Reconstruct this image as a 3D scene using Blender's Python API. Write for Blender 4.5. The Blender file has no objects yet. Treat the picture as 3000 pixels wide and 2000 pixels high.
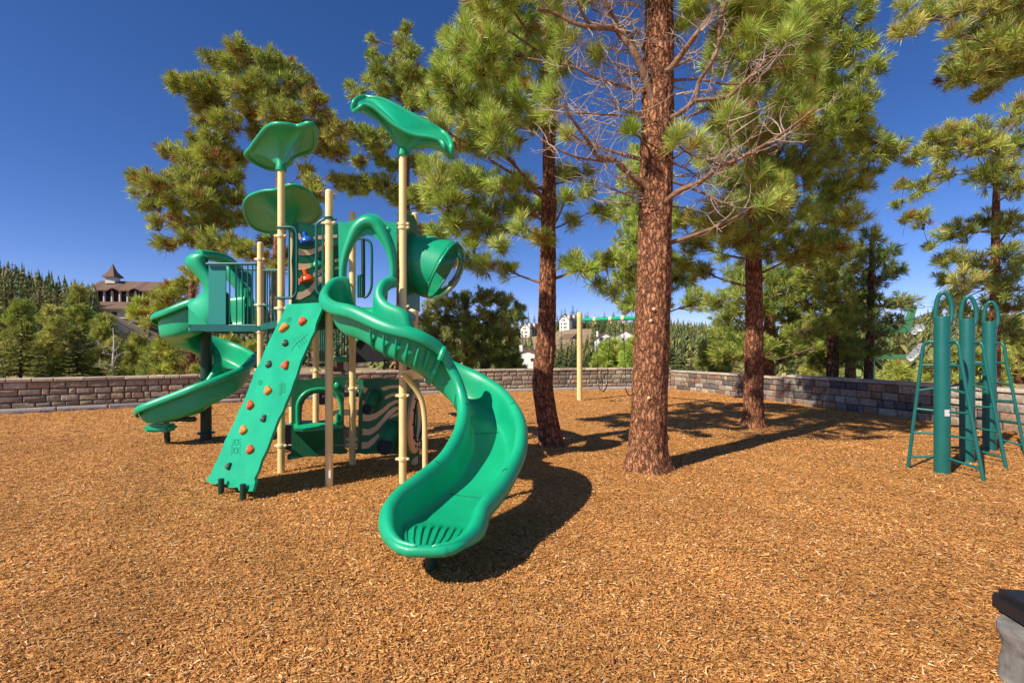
import bpy, bmesh, math, random
import numpy as np
from mathutils import Vector, Matrix, noise
from mathutils.geometry import tessellate_polygon
random.seed(7); RNG = np.random.default_rng(7)
R = math.radians
S = bpy.context.scene
COL = S.collection
# ------------------------------------------------------------------ camera
F = 1417.0; EYE = 1.6; CX = 1500.0; HY = 1025.0     # pixels of the 3000 px wide photograph
cam = bpy.data.cameras.new('camera'); camo = bpy.data.objects.new('camera', cam); COL.objects.link(camo)
cam.sensor_width = 36.0; cam.lens = 36.0 * F / 3000.0; cam.shift_y = (HY - 1000.0) / 3000.0
cam.clip_start = 0.05; cam.clip_end = 4000
camo.location = (0, 0, EYE); camo.rotation_euler = (R(90), 0, 0)
S.camera = camo
# ------------------------------------------------------------------ light
SUN_EL, SUN_HEAD = 42.0, (0.78, 0.63)               # elevation, direction shadows run
w = bpy.data.worlds.new('World'); S.world = w; w.use_nodes = True
nt = w.node_tree; bg = nt.nodes['Background']
sky = nt.nodes.new('ShaderNodeTexSky'); sky.sky_type = 'NISHITA'; sky.sun_disc = False
sky.sun_elevation = R(SUN_EL); sky.sun_rotation = math.atan2(-SUN_HEAD[0], -SUN_HEAD[1])
sky.altitude = 2300; sky.air_density = 0.85; sky.dust_density = 0.35; sky.ozone_density = 4.0
hs = nt.nodes.new('ShaderNodeHueSaturation'); hs.inputs['Saturation'].default_value = 1.22; hs.inputs['Value'].default_value = 1.0
tn = nt.nodes.new('ShaderNodeVectorMath'); tn.operation = 'MULTIPLY'; tn.inputs[1].default_value = (1.10, .79, .88)
nt.links.new(sky.outputs[0], hs.inputs['Color']); nt.links.new(hs.outputs[0], tn.inputs[0]); nt.links.new(tn.outputs[0], bg.inputs['Color'])
bg.inputs['Strength'].default_value = 0.14
sl = bpy.data.lights.new('sun', 'SUN'); so = bpy.data.objects.new('sun', sl); COL.objects.link(so)
sl.energy = 5.0; sl.angle = R(0.5); sl.color = (1.0, 0.93, 0.82)
ce = math.cos(R(SUN_EL)); so.rotation_euler = Vector((SUN_HEAD[0]*ce, SUN_HEAD[1]*ce, -math.sin(R(SUN_EL)))).to_track_quat('-Z', 'Y').to_euler()
so.location = (-20, -15, 30)
S.view_settings.view_transform = 'Standard'; S.view_settings.look = 'None'; S.view_settings.exposure = 0.24; S.view_settings.gamma = 1.0
S.render.engine = 'CYCLES'
S.cycles.max_bounces = 6; S.cycles.diffuse_bounces = 3; S.cycles.transparent_max_bounces = 8

# ------------------------------------------------------------------ helpers
def P(px, py, z):
    return Vector(((px-CX)/F*z, z, EYE-(py-HY)/F*z))
def C4(o, s):                                        # crop coordinates -> photo pixels
    return lambda x, y: (o[0]+x/s, o[1]+y/s)
def mat(name, col, rough=0.6, spec=0.4, bump=0.0, bscale=60.0, var=0.0, vscale=6.0, coat=0.0, metal=0.0, col2=None):
    m = bpy.data.materials.new(name); m.use_nodes = True; t = m.node_tree; b = t.nodes['Principled BSDF']
    b.inputs['Base Color'].default_value = (*col, 1); b.inputs['Roughness'].default_value = rough
    b.inputs['Specular IOR Level'].default_value = spec; b.inputs['Metallic'].default_value = metal
    b.inputs['Coat Weight'].default_value = coat; b.inputs['Coat Roughness'].default_value = 0.12
    tc = t.nodes.new('ShaderNodeTexCoord')
    if var or col2:
        n = t.nodes.new('ShaderNodeTexNoise'); n.inputs['Scale'].default_value = vscale; n.inputs['Detail'].default_value = 6; n.inputs['Roughness'].default_value = .65
        t.links.new(tc.outputs['Object'], n.inputs['Vector'])
        r = t.nodes.new('ShaderNodeValToRGB'); r.color_ramp.elements[0].position = .3; r.color_ramp.elements[1].position = .7
        c2 = col2 or tuple(min(1, c*(1+var)) for c in col); c1 = col if col2 else tuple(c*(1-var) for c in col)
        r.color_ramp.elements[0].color = (*c1, 1); r.color_ramp.elements[1].color = (*c2, 1)
        t.links.new(n.outputs[0], r.inputs[0]); t.links.new(r.outputs[0], b.inputs['Base Color'])
        mr = t.nodes.new('ShaderNodeMapRange'); mr.inputs['To Min'].default_value = max(.05, rough-.09); mr.inputs['To Max'].default_value = min(1, rough+.12)
        t.links.new(n.outputs[0], mr.inputs[0]); t.links.new(mr.outputs[0], b.inputs['Roughness'])
    if bump:
        n2 = t.nodes.new('ShaderNodeTexNoise'); n2.inputs['Scale'].default_value = bscale; n2.inputs['Detail'].default_value = 4
        t.links.new(tc.outputs['Object'], n2.inputs['Vector'])
        bp = t.nodes.new('ShaderNodeBump'); bp.inputs['Strength'].default_value = bump; bp.inputs['Distance'].default_value = .01
        t.links.new(n2.outputs[0], bp.inputs['Height']); t.links.new(bp.outputs[0], b.inputs['Normal'])
    return m
def vcmat(name, rough=0.7, transl=0.0, bump=0.0, bscale=30.0, spec=.25, noise_amt=0.0):
    m = bpy.data.materials.new(name); m.use_nodes = True; t = m.node_tree; b = t.nodes['Principled BSDF']
    a = t.nodes.new('ShaderNodeVertexColor'); a.layer_name = 'col'
    src = a.outputs[0]
    tc = t.nodes.new('ShaderNodeTexCoord')
    if noise_amt:
        n = t.nodes.new('ShaderNodeTexNoise'); n.inputs['Scale'].default_value = bscale*.6; n.inputs['Detail'].default_value = 8; n.inputs['Roughness'].default_value = .7
        t.links.new(tc.outputs['Object'], n.inputs['Vector'])
        mr = t.nodes.new('ShaderNodeMapRange'); mr.inputs['From Min'].default_value = .3; mr.inputs['From Max'].default_value = .7
        mr.inputs['To Min'].default_value = 1-noise_amt; mr.inputs['To Max'].default_value = 1+noise_amt
        t.links.new(n.outputs[0], mr.inputs[0])
        vm = t.nodes.new('ShaderNodeVectorMath'); vm.operation = 'SCALE'
        t.links.new(src, vm.inputs[0]); t.links.new(mr.outputs[0], vm.inputs['Scale']); src = vm.outputs[0]
    t.links.new(src, b.inputs['Base Color']); b.inputs['Roughness'].default_value = rough; b.inputs['Specular IOR Level'].default_value = spec
    if transl:
        tr = t.nodes.new('ShaderNodeBsdfTranslucent'); t.links.new(src, tr.inputs['Color'])
        mx = t.nodes.new('ShaderNodeMixShader'); mx.inputs[0].default_value = transl
        t.links.new(b.outputs[0], mx.inputs[1]); t.links.new(tr.outputs[0], mx.inputs[2])
        t.links.new(mx.outputs[0], t.nodes['Material Output'].inputs['Surface'])
    if bump:
        n2 = t.nodes.new('ShaderNodeTexNoise'); n2.inputs['Scale'].default_value = bscale; n2.inputs['Detail'].default_value = 6; n2.inputs['Roughness'].default_value = .65
        t.links.new(tc.outputs['Object'], n2.inputs['Vector'])
        bp = t.nodes.new('ShaderNodeBump'); bp.inputs['Strength'].default_value = bump; bp.inputs['Distance'].default_value = .02
        t.links.new(n2.outputs[0], bp.inputs['Height']); t.links.new(bp.outputs[0], b.inputs['Normal'])
    return m
def bark_mat(name, c_plate, c_mid, c_dark, sc=9.0):
    m = bpy.data.materials.new(name); m.use_nodes = True; t = m.node_tree; b = t.nodes['Principled BSDF']
    tc = t.nodes.new('ShaderNodeTexCoord'); mp = t.nodes.new('ShaderNodeMapping'); mp.inputs['Scale'].default_value = (1, 1, .25)
    nz = t.nodes.new('ShaderNodeTexNoise'); nz.inputs['Scale'].default_value = 5; nz.inputs['Detail'].default_value = 6; nz.inputs['Roughness'].default_value = .7
    ad = t.nodes.new('ShaderNodeVectorMath'); ad.operation = 'MULTIPLY_ADD'; ad.inputs[1].default_value = (.20, .20, .24)
    t.links.new(tc.outputs['Object'], nz.inputs['Vector']); t.links.new(tc.outputs['Object'], ad.inputs[2]); t.links.new(nz.outputs['Color'], ad.inputs[0])
    t.links.new(ad.outputs[0], mp.inputs['Vector'])
    v = t.nodes.new('ShaderNodeTexVoronoi'); v.feature = 'DISTANCE_TO_EDGE'; v.inputs['Scale'].default_value = sc; t.links.new(mp.outputs[0], v.inputs['Vector'])
    n = t.nodes.new('ShaderNodeTexNoise'); n.inputs['Scale'].default_value = 14; n.inputs['Detail'].default_value = 9; n.inputs['Roughness'].default_value = .75
    t.links.new(mp.outputs[0], n.inputs['Vector'])
    mu = t.nodes.new('ShaderNodeMath'); mu.operation = 'MULTIPLY'; mr = t.nodes.new('ShaderNodeMapRange')
    mr.inputs['From Max'].default_value = .34; mr.inputs['To Min'].default_value = .25; t.links.new(v.outputs['Distance'], mr.inputs[0])
    t.links.new(mr.outputs[0], mu.inputs[0]); t.links.new(n.outputs[0], mu.inputs[1])
    r = t.nodes.new('ShaderNodeValToRGB'); e = r.color_ramp.elements
    e[0].position = .13; e[0].color = (*c_dark, 1); e[1].position = .60; e[1].color = (*c_plate, 1)
    k = e.new(.34); k.color = (*c_mid, 1)
    t.links.new(mu.outputs[0], r.inputs[0]); t.links.new(r.outputs[0], b.inputs['Base Color'])
    b.inputs['Roughness'].default_value = .85; b.inputs['Specular IOR Level'].default_value = .25
    bp = t.nodes.new('ShaderNodeBump'); bp.inputs['Strength'].default_value = 1.0; bp.inputs['Distance'].default_value = .03
    t.links.new(mu.outputs[0], bp.inputs['Height']); t.links.new(bp.outputs[0], b.inputs['Normal'])
    return m

def tagit(o, label=None, cat=None, group=None, kind=None):
    if label: o['label'] = label
    if cat: o['category'] = cat
    if group: o['group'] = group
    if kind: o['kind'] = kind
    return o
ORG = [Vector((0, 0, 0))]
def thing(name, loc, label, cat, group=None):
    o = bpy.data.objects.new(name, None); COL.objects.link(o); o.location = loc; o.empty_display_size = .2
    ORG[0] = Vector(loc); return tagit(o, label, cat, group)
def link(name, me, m, parent=None):
    o = bpy.data.objects.new(name, me); COL.objects.link(o)
    if m: me.materials.append(m)
    if parent: o.parent = parent
    return o
def sph(c, r, d=1): return (c, r, d)
class MB:
    def __init__(s): s.v = []; s.f = []; s.c = []
    def add(s, vs, fs, col=None):
        b = len(s.v); s.v += [tuple(v) for v in vs]; s.f += [tuple(i+b for i in f) for f in fs]
        if col is not None: s.c += [col]*len(vs)
        return s
    def box(s, c, size, rot=None, bev=0.0, col=None):
        c = Vector(c); hx, hy, hz = size[0]/2, size[1]/2, size[2]/2; M = rot or Matrix.Identity(3)
        b = min(bev, hx*.9, hy*.9, hz*.9)
        if b <= 0:
            vs = [c+M@Vector((x*hx, y*hy, z*hz)) for x in (-1, 1) for y in (-1, 1) for z in (-1, 1)]
            return s.add(vs, [(0,1,3,2),(4,6,7,5),(0,4,5,1),(2,3,7,6),(0,2,6,4),(1,5,7,3)], col)
        bm = bmesh.new(); bmesh.ops.create_cube(bm, size=1)
        for v in bm.verts: v.co = Vector((v.co.x*2*hx, v.co.y*2*hy, v.co.z*2*hz))
        bmesh.ops.bevel(bm, geom=bm.edges[:], offset=b, segments=2, affect='EDGES')
        s.add([c+M@v.co for v in bm.verts], [tuple(v.index for v in f.verts) for f in bm.faces] if bm.verts.index_update() is None else [], col)
        bm.free(); return s
    def tube(s, pts, rad, n=12, cap=True, closed=False, col=None):
        pts = [Vector(p) for p in pts]; k = len(pts)
        if not hasattr(rad, '__len__'): rad = [rad]*k
        vs = []; fs = []; up = None
        for i, p in enumerate(pts):
            if closed: t = pts[(i+1) % k]-pts[i-1]
            else: t = pts[min(i+1, k-1)]-pts[max(i-1, 0)]
            t = t.normalized() if t.length > 1e-9 else Vector((0, 0, 1))
            if up is None:
                up = t.orthogonal().normalized()
            up = (up-t*up.dot(t)); up = up.normalized() if up.length > 1e-6 else t.orthogonal().normalized()
            sd = t.cross(up)
            for j in range(n):
                a = 2*math.pi*j/n; vs.append(p+(up*math.cos(a)+sd*math.sin(a))*rad[i])
        for i in range(k if closed else k-1):
            i2 = (i+1) % k
            for j in range(n):
                j2 = (j+1) % n; fs.append((i*n+j, i2*n+j, i2*n+j2, i*n+j2))
        if cap and not closed:
            fs.append(tuple(range(n))[::-1]); fs.append(tuple((k-1)*n+j for j in range(n)))
        return s.add(vs, fs, col)
    def cyl(s, a, b, r, n=16, r2=None, col=None): return s.tube([a, b], [r, r if r2 is None else r2], n, col=col)
    def ball(s, c, r, n=14, m=9, sq=(1, 1, 1), rot=None, col=None, fn=None):
        c = Vector(c); M = rot or Matrix.Identity(3); vs = []; fs = []
        for i in range(m+1):
            th = math.pi*i/m
            for j in range(n):
                a = 2*math.pi*j/n; d = Vector((math.sin(th)*math.cos(a), math.sin(th)*math.sin(a), math.cos(th)))
                k = fn(d) if fn else 1
                vs.append(c+M@Vector((d.x*r*sq[0]*k, d.y*r*sq[1]*k, d.z*r*sq[2]*k)))
        for i in range(m):
            for j in range(n):
                j2 = (j+1) % n; fs.append((i*n+j, (i+1)*n+j, (i+1)*n+j2, i*n+j2))
        return s.add(vs, fs, col)
    def lathe(s, c, prof, n=24, axis=None):
        M = axis or Matrix.Identity(3); c = Vector(c); vs = []; fs = []
        for (r, z) in prof:
            for j in range(n):
                a = 2*math.pi*j/n; vs.append(c+M@Vector((r*math.cos(a), r*math.sin(a), z)))
        for i in range(len(prof)-1):
            for j in range(n):
                j2 = (j+1) % n; fs.append((i*n+j, i*n+j2, (i+1)*n+j2, (i+1)*n+j))
        return s.add(vs, fs)
    def prism(s, outer, holes, th):
        """outer/holes: 3D points in a plane; th: thickness vector"""
        loops = [[Vector(p) for p in outer]]+[[Vector(p) for p in h] for h in holes]
        flat = [p for l in loops for p in l]; tri = tessellate_polygon(loops); n = len(flat); th = Vector(th)
        vs = flat+[p+th for p in flat]; fs = []
        for t in tri: fs.append(tuple(t)); fs.append(tuple(i+n for i in reversed(t)))
        b = 0
        for l in loops:
            for i in range(len(l)):
                j = (i+1) % len(l); fs.append((b+i, b+j, b+j+n, b+i+n))
            b += len(l)
        return s.add(vs, fs)
    def grid(s, rows, closed=False):
        k = len(rows); n = len(rows[0]); vs = [p for r in rows for p in r]; fs = []
        for i in range(k-1):
            for j in range(n if closed else n-1):
                j2 = (j+1) % n; fs.append((i*n+j, (i+1)*n+j, (i+1)*n+j2, i*n+j2))
        return s.add(vs, fs)
    def build(s, name, m, parent=None, sharp=40, kind=None, fix=True):
        me = bpy.data.meshes.new(name); o = ORG[0] if parent else Vector((0, 0, 0))
        me.from_pydata([(v[0]-o.x, v[1]-o.y, v[2]-o.z) for v in s.v], [], s.f)
        if fix:
            bm = bmesh.new(); bm.from_mesh(me); bmesh.ops.recalc_face_normals(bm, faces=bm.faces[:]); bm.to_mesh(me); bm.free()
        if s.c:
            ca = me.color_attributes.new('col', 'FLOAT_COLOR', 'POINT')
            ca.data.foreach_set('color', np.array([(*c, 1) for c in s.c], dtype=np.float32).ravel())
        me.polygons.foreach_set('use_smooth', [True]*len(me.polygons)); me.set_sharp_from_angle(angle=R(sharp))
        ob = link(name, me, m, parent)
        if kind: ob['kind'] = kind
        return ob
def npmesh(name, V, Fc, m, parent=None, col=None, smooth=False):
    """V (n,3), Fc (k,q) faces of one size"""
    o = ORG[0] if parent else Vector((0, 0, 0))
    V = np.asarray(V, dtype=np.float32)-np.array(o, dtype=np.float32); me = bpy.data.meshes.new(name)
    q = Fc.shape[1]; me.vertices.add(len(V)); me.vertices.foreach_set('co', V.ravel())
    me.loops.add(Fc.size); me.loops.foreach_set('vertex_index', Fc.ravel().astype(np.int32))
    me.polygons.add(len(Fc)); me.polygons.foreach_set('loop_start', np.arange(0, Fc.size, q, dtype=np.int32))
    me.polygons.foreach_set('loop_total', np.full(len(Fc), q, dtype=np.int32))
    me.polygons.foreach_set('use_smooth', np.full(len(Fc), smooth, dtype=bool))
    me.update(calc_edges=True)
    if col is not None:
        ca = me.color_attributes.new('col', 'FLOAT_COLOR', 'POINT')
        c4 = np.ones((len(V), 4), dtype=np.float32); c4[:, :3] = col; ca.data.foreach_set('color', c4.ravel())
    return link(name, me, m, parent)
def crom(pts, n):
    """Catmull-Rom resample of n-vectors"""
    A = np.array(pts, dtype=float); k = len(A); out = []
    for i in range(n):
        t = i/(n-1)*(k-1); j = min(int(t), k-2); u = t-j
        p0, p1, p2, p3 = A[max(j-1, 0)], A[j], A[j+1], A[min(j+2, k-1)]
        out.append(.5*((2*p1)+(-p0+p2)*u+(2*p0-5*p1+4*p2-p3)*u*u+(-p0+3*p1-3*p2+p3)*u**3))
    return np.array(out)
def spl(pts, n): return [Vector(p) for p in crom(pts, n)]
class Plane:
    """photo pixels -> points of a real plane through three points"""
    def __init__(s, a, b, c, off=0.0):
        s.a = Vector(a); s.n = (Vector(b)-s.a).cross(Vector(c)-s.a).normalized()
        if s.n.y > 0: s.n = -s.n                       # towards the viewer
        s.a = s.a+s.n*off
    def at(s, px, py, off=0.0):
        o = Vector((0, 0, EYE)); d = Vector(((px-CX)/F, 1, -(py-HY)/F))
        return o+d*((s.a-o).dot(s.n)/d.dot(s.n))+s.n*off
# ------------------------------------------------------------------ materials
M = {}
M['green'] = mat('moulded green plastic', (0.004, 0.40, 0.185), .38, .5, .15, 160, .16, 2.2, coat=.2)
M['dkgreen'] = mat('dark green plastic sheet', (0.010, 0.17, 0.075), .42, .45, .08, 150, .18, 5)
M['seam'] = mat('seam shadow green', (0.004, 0.09, 0.05), .6)
M['cream'] = mat('cream powder coated steel', (0.88, 0.68, 0.30), .42, .45, .05, 90, .06, 4)
M['clamp'] = mat('cream cast clamp', (0.90, 0.74, 0.40), .45, .4)
M['teal'] = mat('teal powder coated steel', (0.008, 0.125, 0.105), .36, .5, .04, 90, .1, 5)
M['tealp'] = mat('teal plastic sheet', (0.02, 0.26, 0.22), .45, .4)
M['pole'] = mat('dark green painted steel', (0.012, 0.05, 0.028), .5, .4, .1, 60, .2, 6)
M['galv'] = mat('galvanised steel', (0.42, 0.42, 0.43), .45, .5, .1, 60, .2, 30, metal=.7)
M['black'] = mat('black rubber', (0.012, 0.012, 0.012), .55, .4, .1, 80)
M['rubber'] = mat('worn dark rubber', (0.05, 0.05, 0.055), .6, .35)
M['tan'] = mat('tan plastic sheet', (0.88, 0.61, 0.36), .5, .35, .05, 120)
M['orange'] = mat('orange plastic', (0.80, 0.10, 0.008), .3, .5, coat=.3)
M['blue'] = mat('blue plastic', (0.02, 0.13, 0.60), .3, .5, coat=.3)
M['red'] = mat('red plastic', (0.62, 0.02, 0.04), .3, .5, coat=.3)
M['hred'] = mat('red orange climbing resin', (0.60, 0.10, 0.025), .7, .3, .4, 70, .2, 12)
M['hamb'] = mat('amber climbing resin', (0.68, 0.26, 0.045), .7, .3, .4, 70, .2, 12)
M['hgry'] = mat('grey green climbing resin', (0.055, 0.075, 0.055), .75, .3, .4, 70, .3, 12)
M['brown'] = mat('brown riser sheet', (0.10, 0.065, 0.045), .6, .3, .1, 40, .2, 10)
M['white'] = mat('white paper sticker', (0.75, 0.74, 0.70), .6)
M['bark'] = bark_mat('pine bark plates', (0.74, 0.37, 0.19), (0.46, 0.19, 0.085), (0.055, 0.024, 0.013), 22)
M['bark2'] = bark_mat('pine bark plates finer', (0.68, 0.33, 0.16), (0.40, 0.155, 0.07), (0.05, 0.022, 0.013), 22)
M['barkd'] = bark_mat('darker pine bark', (0.34, 0.17, 0.10), (0.17, 0.075, 0.045), (0.03, 0.015, 0.01), 16)
M['branch'] = mat('pine branch bark', (0.12, 0.07, 0.045), .85, .2, .6, 25, col2=(0.30, 0.20, 0.13), vscale=9)
M['limb'] = mat('rust brown limb bark', (0.13, 0.065, 0.035), .85, .2, .8, 30, col2=(0.38, 0.23, 0.14), vscale=14)
M['dead'] = mat('dead grey twig', (0.22, 0.15, 0.11), .85, .2, .3, 40, col2=(0.62, 0.50, 0.38), vscale=5)
M['snag'] = mat('weathered bare wood', (0.50, 0.45, 0.38), .85, .2, .3, 20, col2=(0.72, 0.66, 0.58), vscale=4)
M['needle'] = vcmat('pine needles', .5, .25, spec=.35)
M['fir'] = vcmat('fir foliage', .7, .12)
M['chip'] = vcmat('wood chips', .75, noise_amt=.25, bscale=160)
M['block'] = vcmat('split concrete block', .9, bump=.9, bscale=22, noise_amt=.45)
M['coping'] = vcmat('concrete coping', .9, bump=.5, bscale=30, noise_amt=.25)
M['acryl'] = bpy.data.materials.new('clear acrylic dome'); M['acryl'].use_nodes = True
_t = M['acryl'].node_tree; _t.nodes.remove(_t.nodes['Principled BSDF'])
_a = _t.nodes.new('ShaderNodeBsdfTransparent'); _a.inputs[0].default_value = (.86, .86, .84, 1); _g = _t.nodes.new('ShaderNodeBsdfGlossy'); _g.inputs['Roughness'].default_value = .12
_f = _t.nodes.new('ShaderNodeLayerWeight'); _f.inputs[0].default_value = .35; _x = _t.nodes.new('ShaderNodeMixShader')
_t.links.new(_f.outputs['Fresnel'], _x.inputs[0]); _t.links.new(_a.outputs[0], _x.inputs[1]); _t.links.new(_g.outputs[0], _x.inputs[2])
_t.links.new(_x.outputs[0], _t.nodes['Material Output'].inputs['Surface'])
# ------------------------------------------------------------------ terrain
def sm(a, b, x):
    t = np.clip((x-a)/(b-a), 0, 1); return t*t*(3-2*t)
EB = [-1.5, -1.3, -1.06, -.97, -.9, -.8, -.7, -.6, -.3, -.1, .03, .127, .3, .42, .6, .8, .87, 1.1, 1.4]
EV = [.17, .16, .125, .105, .084, .064, .062, .06, .045, .03, .024, .042, .036, .024, .022, .04, .062, .055, .05]
def ground_h(x, y):
    x = np.asarray(x, float); y = np.asarray(y, float); yy = np.maximum(y, 1.0); b = np.clip(x/yy, -1.5, 1.4)
    e = np.interp(b, EB, EV); z0 = np.interp(b, [-.85, -.6], [28, 110]); z1 = np.interp(b, [-.85, -.6], [150, 380])
    dip = np.interp(b, [-.85, -.55], [.0, 4.2]); s = sm(z0, z1, yy)
    h = -dip*sm(24, 60, yy)*(1-s)+(e*np.minimum(yy, 600)+1.6)*s
    h = h+(np.sin(x*.11+1)*np.cos(y*.083)*.6+np.sin(x*.031)*np.cos(y*.027+2)*.8)*sm(40, 160, yy)*np.minimum(1, yy/200)
    return np.where(y > 1, h, 0)-.07
def terrain():
    rad = np.concatenate([[0.0], np.geomspace(3, 2600, 120)]); ang = np.linspace(0, 2*np.pi, 361)[:-1]
    Rr, A = np.meshgrid(rad, ang, indexing='ij'); X = Rr*np.sin(A); Y = Rr*np.cos(A); Z = ground_h(X, Y)
    V = np.stack([X, Y, Z], -1).reshape(-1, 3); n = len(ang); i, j = np.meshgrid(np.arange(len(rad)-1), np.arange(n), indexing='ij')
    j2 = (j+1) % n; Fc = np.stack([i*n+j, (i+1)*n+j, (i+1)*n+j2, i*n+j2], -1).reshape(-1, 4)
    m = mat('forest floor', (0.17, 0.14, 0.06), .95, .1, 0, .7, col2=(0.56, 0.40, 0.24), vscale=.35)
    o = npmesh('terrain', V, Fc[:, ::-1], m, None, None, True); tagit(o, kind='structure')
terrain()
WL = [(-24, 5.6), (-20, 8.0), (-16.6, 9.9), (-12.9, 12.2), (-9.3, 14.4), (-6, 16.3), (-3, 17.7), (.8, 18.9), (3.8, 19.7), (6.6, 20.1)]
WR = [(6.6, 20.1), (7.75, 17.2), (8.3, 14.8)]
WR2 = [(8.3, 14.8), (8.9, 13.0), (9.3, 11.5), (9.8, 9.25), (10.3, 6.5), (10.9, 3.0), (11.5, -1)]
def mulch():
    wx = [p[0] for p in WL]; wy = [p[1] for p in WL]; rr = (WR+WR2[1:])[::-1]; ry = [p[1] for p in rr]; rx = [p[0] for p in rr]
    xs = np.concatenate([np.arange(-26, -5, .4), np.arange(-5, 6, .1), np.arange(6, 13, .3)]); ys = np.concatenate([np.arange(-8, 1.6, .5), np.arange(1.6, 9, .09), np.arange(9, 21.5, .25)])
    X, Y = np.meshgrid(xs, ys, indexing='ij'); Z = np.zeros_like(X)
    def wav(X, Y): return sum(c*np.sin(a*X+d+.7*np.sin(b2*Y))*np.cos(b2*Y+d+.6*np.sin(a*.7*X)) for (a, b2, c, d) in [(.9, 1.3, .010, 0), (2.1, 1.7, .007, 1), (4.3, 5.1, .005, 2), (9.7, 8.3, .003, .5)])
    Z = wav(X, Y)
    n = len(ys); i, j = np.meshgrid(np.arange(len(xs)-1), np.arange(n-1), indexing='ij')
    xc = X[:-1, :-1]; yc = Y[:-1, :-1]
    keep = (yc < np.interp(xc, wx, wy)-.05) & (xc < np.interp(yc, ry, rx)+.02)
    Fc = np.stack([i*n+j, (i+1)*n+j, (i+1)*n+j+1, i*n+j+1], -1)[keep]
    m = bpy.data.materials.new('wood chip mulch'); m.use_nodes = True; t = m.node_tree; b = t.nodes['Principled BSDF']
    tc = t.nodes.new('ShaderNodeTexCoord'); nz = t.nodes.new('ShaderNodeTexNoise'); nz.inputs['Scale'].default_value = 9; nz.inputs['Detail'].default_value = 3
    ad = t.nodes.new('ShaderNodeVectorMath'); ad.operation = 'MULTIPLY_ADD'; ad.inputs[1].default_value = (.5, .5, 0)
    t.links.new(tc.outputs['Object'], nz.inputs['Vector']); t.links.new(nz.outputs['Color'], ad.inputs[0]); t.links.new(tc.outputs['Object'], ad.inputs[2])
    hts = []; cols = []
    for k, (rz, sx, sy) in enumerate([(.3, 26, 95), (1.5, 30, 85), (2.4, 22, 80)]):
        mp = t.nodes.new('ShaderNodeMapping'); mp.inputs['Rotation'].default_value = (0, 0, rz); mp.inputs['Scale'].default_value = (sx, sy, 1)
        v = t.nodes.new('ShaderNodeTexVoronoi'); v.inputs['Scale'].default_value = 1.0; t.links.new(ad.outputs[0], mp.inputs['Vector']); t.links.new(mp.outputs[0], v.inputs['Vector'])
        hts.append(v.outputs['Distance']); cols.append(v.outputs['Color'])
    mx = t.nodes.new('ShaderNodeMath'); mx.operation = 'MINIMUM'; t.links.new(hts[0], mx.inputs[0]); t.links.new(hts[1], mx.inputs[1])
    mx2 = t.nodes.new('ShaderNodeMath'); mx2.operation = 'MINIMUM'; t.links.new(mx.outputs[0], mx2.inputs[0]); t.links.new(hts[2], mx2.inputs[1])
    sp = t.nodes.new('ShaderNodeSeparateColor'); t.links.new(cols[0], sp.inputs[0])
    sp2 = t.nodes.new('ShaderNodeSeparateColor'); t.links.new(cols[1], sp2.inputs[0])
    am = t.nodes.new('ShaderNodeMath'); am.operation = 'ADD'; t.links.new(sp.outputs[0], am.inputs[0]); t.links.new(sp2.outputs[1], am.inputs[1])
    hf = t.nodes.new('ShaderNodeMath'); hf.operation = 'MULTIPLY'; hf.inputs[1].default_value = .5; t.links.new(am.outputs[0], hf.inputs[0])
    r = t.nodes.new('ShaderNodeValToRGB'); e = r.color_ramp.elements; e[0].position = 0; e[0].color = (.12, .035, .006, 1); e[1].position = 1; e[1].color = (.92, .53, .21, 1)
    k = e.new(.3); k.color = (.42, .17, .04, 1); k = e.new(.6); k.color = (.68, .31, .075, 1)
    t.links.new(hf.outputs[0], r.inputs[0]); t.links.new(r.outputs[0], b.inputs['Base Color']); b.inputs['Roughness'].default_value = .85; b.inputs['Specular IOR Level'].default_value = .2
    bp = t.nodes.new('ShaderNodeBump'); bp.inputs['Strength'].default_value = .9; bp.inputs['Distance'].default_value = .012; bp.invert = True
    t.links.new(mx2.outputs[0], bp.inputs['Height']); t.links.new(bp.outputs[0], b.inputs['Normal'])
    V = np.stack([X, Y, Z], -1).reshape(-1, 3)
    o = npmesh('playground_surface', V, Fc, m, None, None, True); tagit(o, kind='structure')
    # loose chips
    def inside(x, y): return (y < np.interp(x, wx, wy)-.2) & (x < np.interp(y, ry, rx)-.15)
    AV = []; AC = []
    pal = np.array([(.72, .35, .10), (.62, .27, .07), (.82, .47, .18), (.44, .175, .045), (.22, .08, .022), (.88, .62, .34), (.08, .03, .01), (.68, .29, .07)])
    pr = np.array([.22, .2, .12, .17, .11, .035, .075, .07])
    for (z0, z1, dens, ls, wd) in [(1.7, 3.2, 6400, .022, .0052), (3.2, 5, 4200, .025, .006), (5, 9, 1700, .029, .0078), (9, 20, 330, .045, .012)]:
        n = int(dens*1.25*(z1*z1-z0*z0)); y = np.sqrt(RNG.uniform(z0*z0, z1*z1, n)); x = RNG.uniform(-1.25, 1.25, n)*y
        k = inside(x, y); x = x[k]; y = y[k]; n = len(x)
        a = RNG.uniform(0, 2*np.pi, n); L = ls*RNG.gamma(4, .25, n)*.5; W = wd*RNG.uniform(.6, 1.9, n)*.5; tl = RNG.normal(0, .22, n); h = RNG.uniform(.002, .013, n)+np.abs(tl)*L*.5
        d = np.stack([np.cos(a)*np.cos(tl), np.sin(a)*np.cos(tl), np.sin(tl)], -1); s = np.stack([-np.sin(a), np.cos(a), RNG.normal(0, .35, n)], -1)
        u = np.cross(d, s); h = h+wav(x, y); c = np.stack([x, y, h], -1); th = (W*.5)[:, None]
        L = L[:, None]; W = W[:, None]; j = lambda: RNG.uniform(.7, 1.1, (n, 1))
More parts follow.
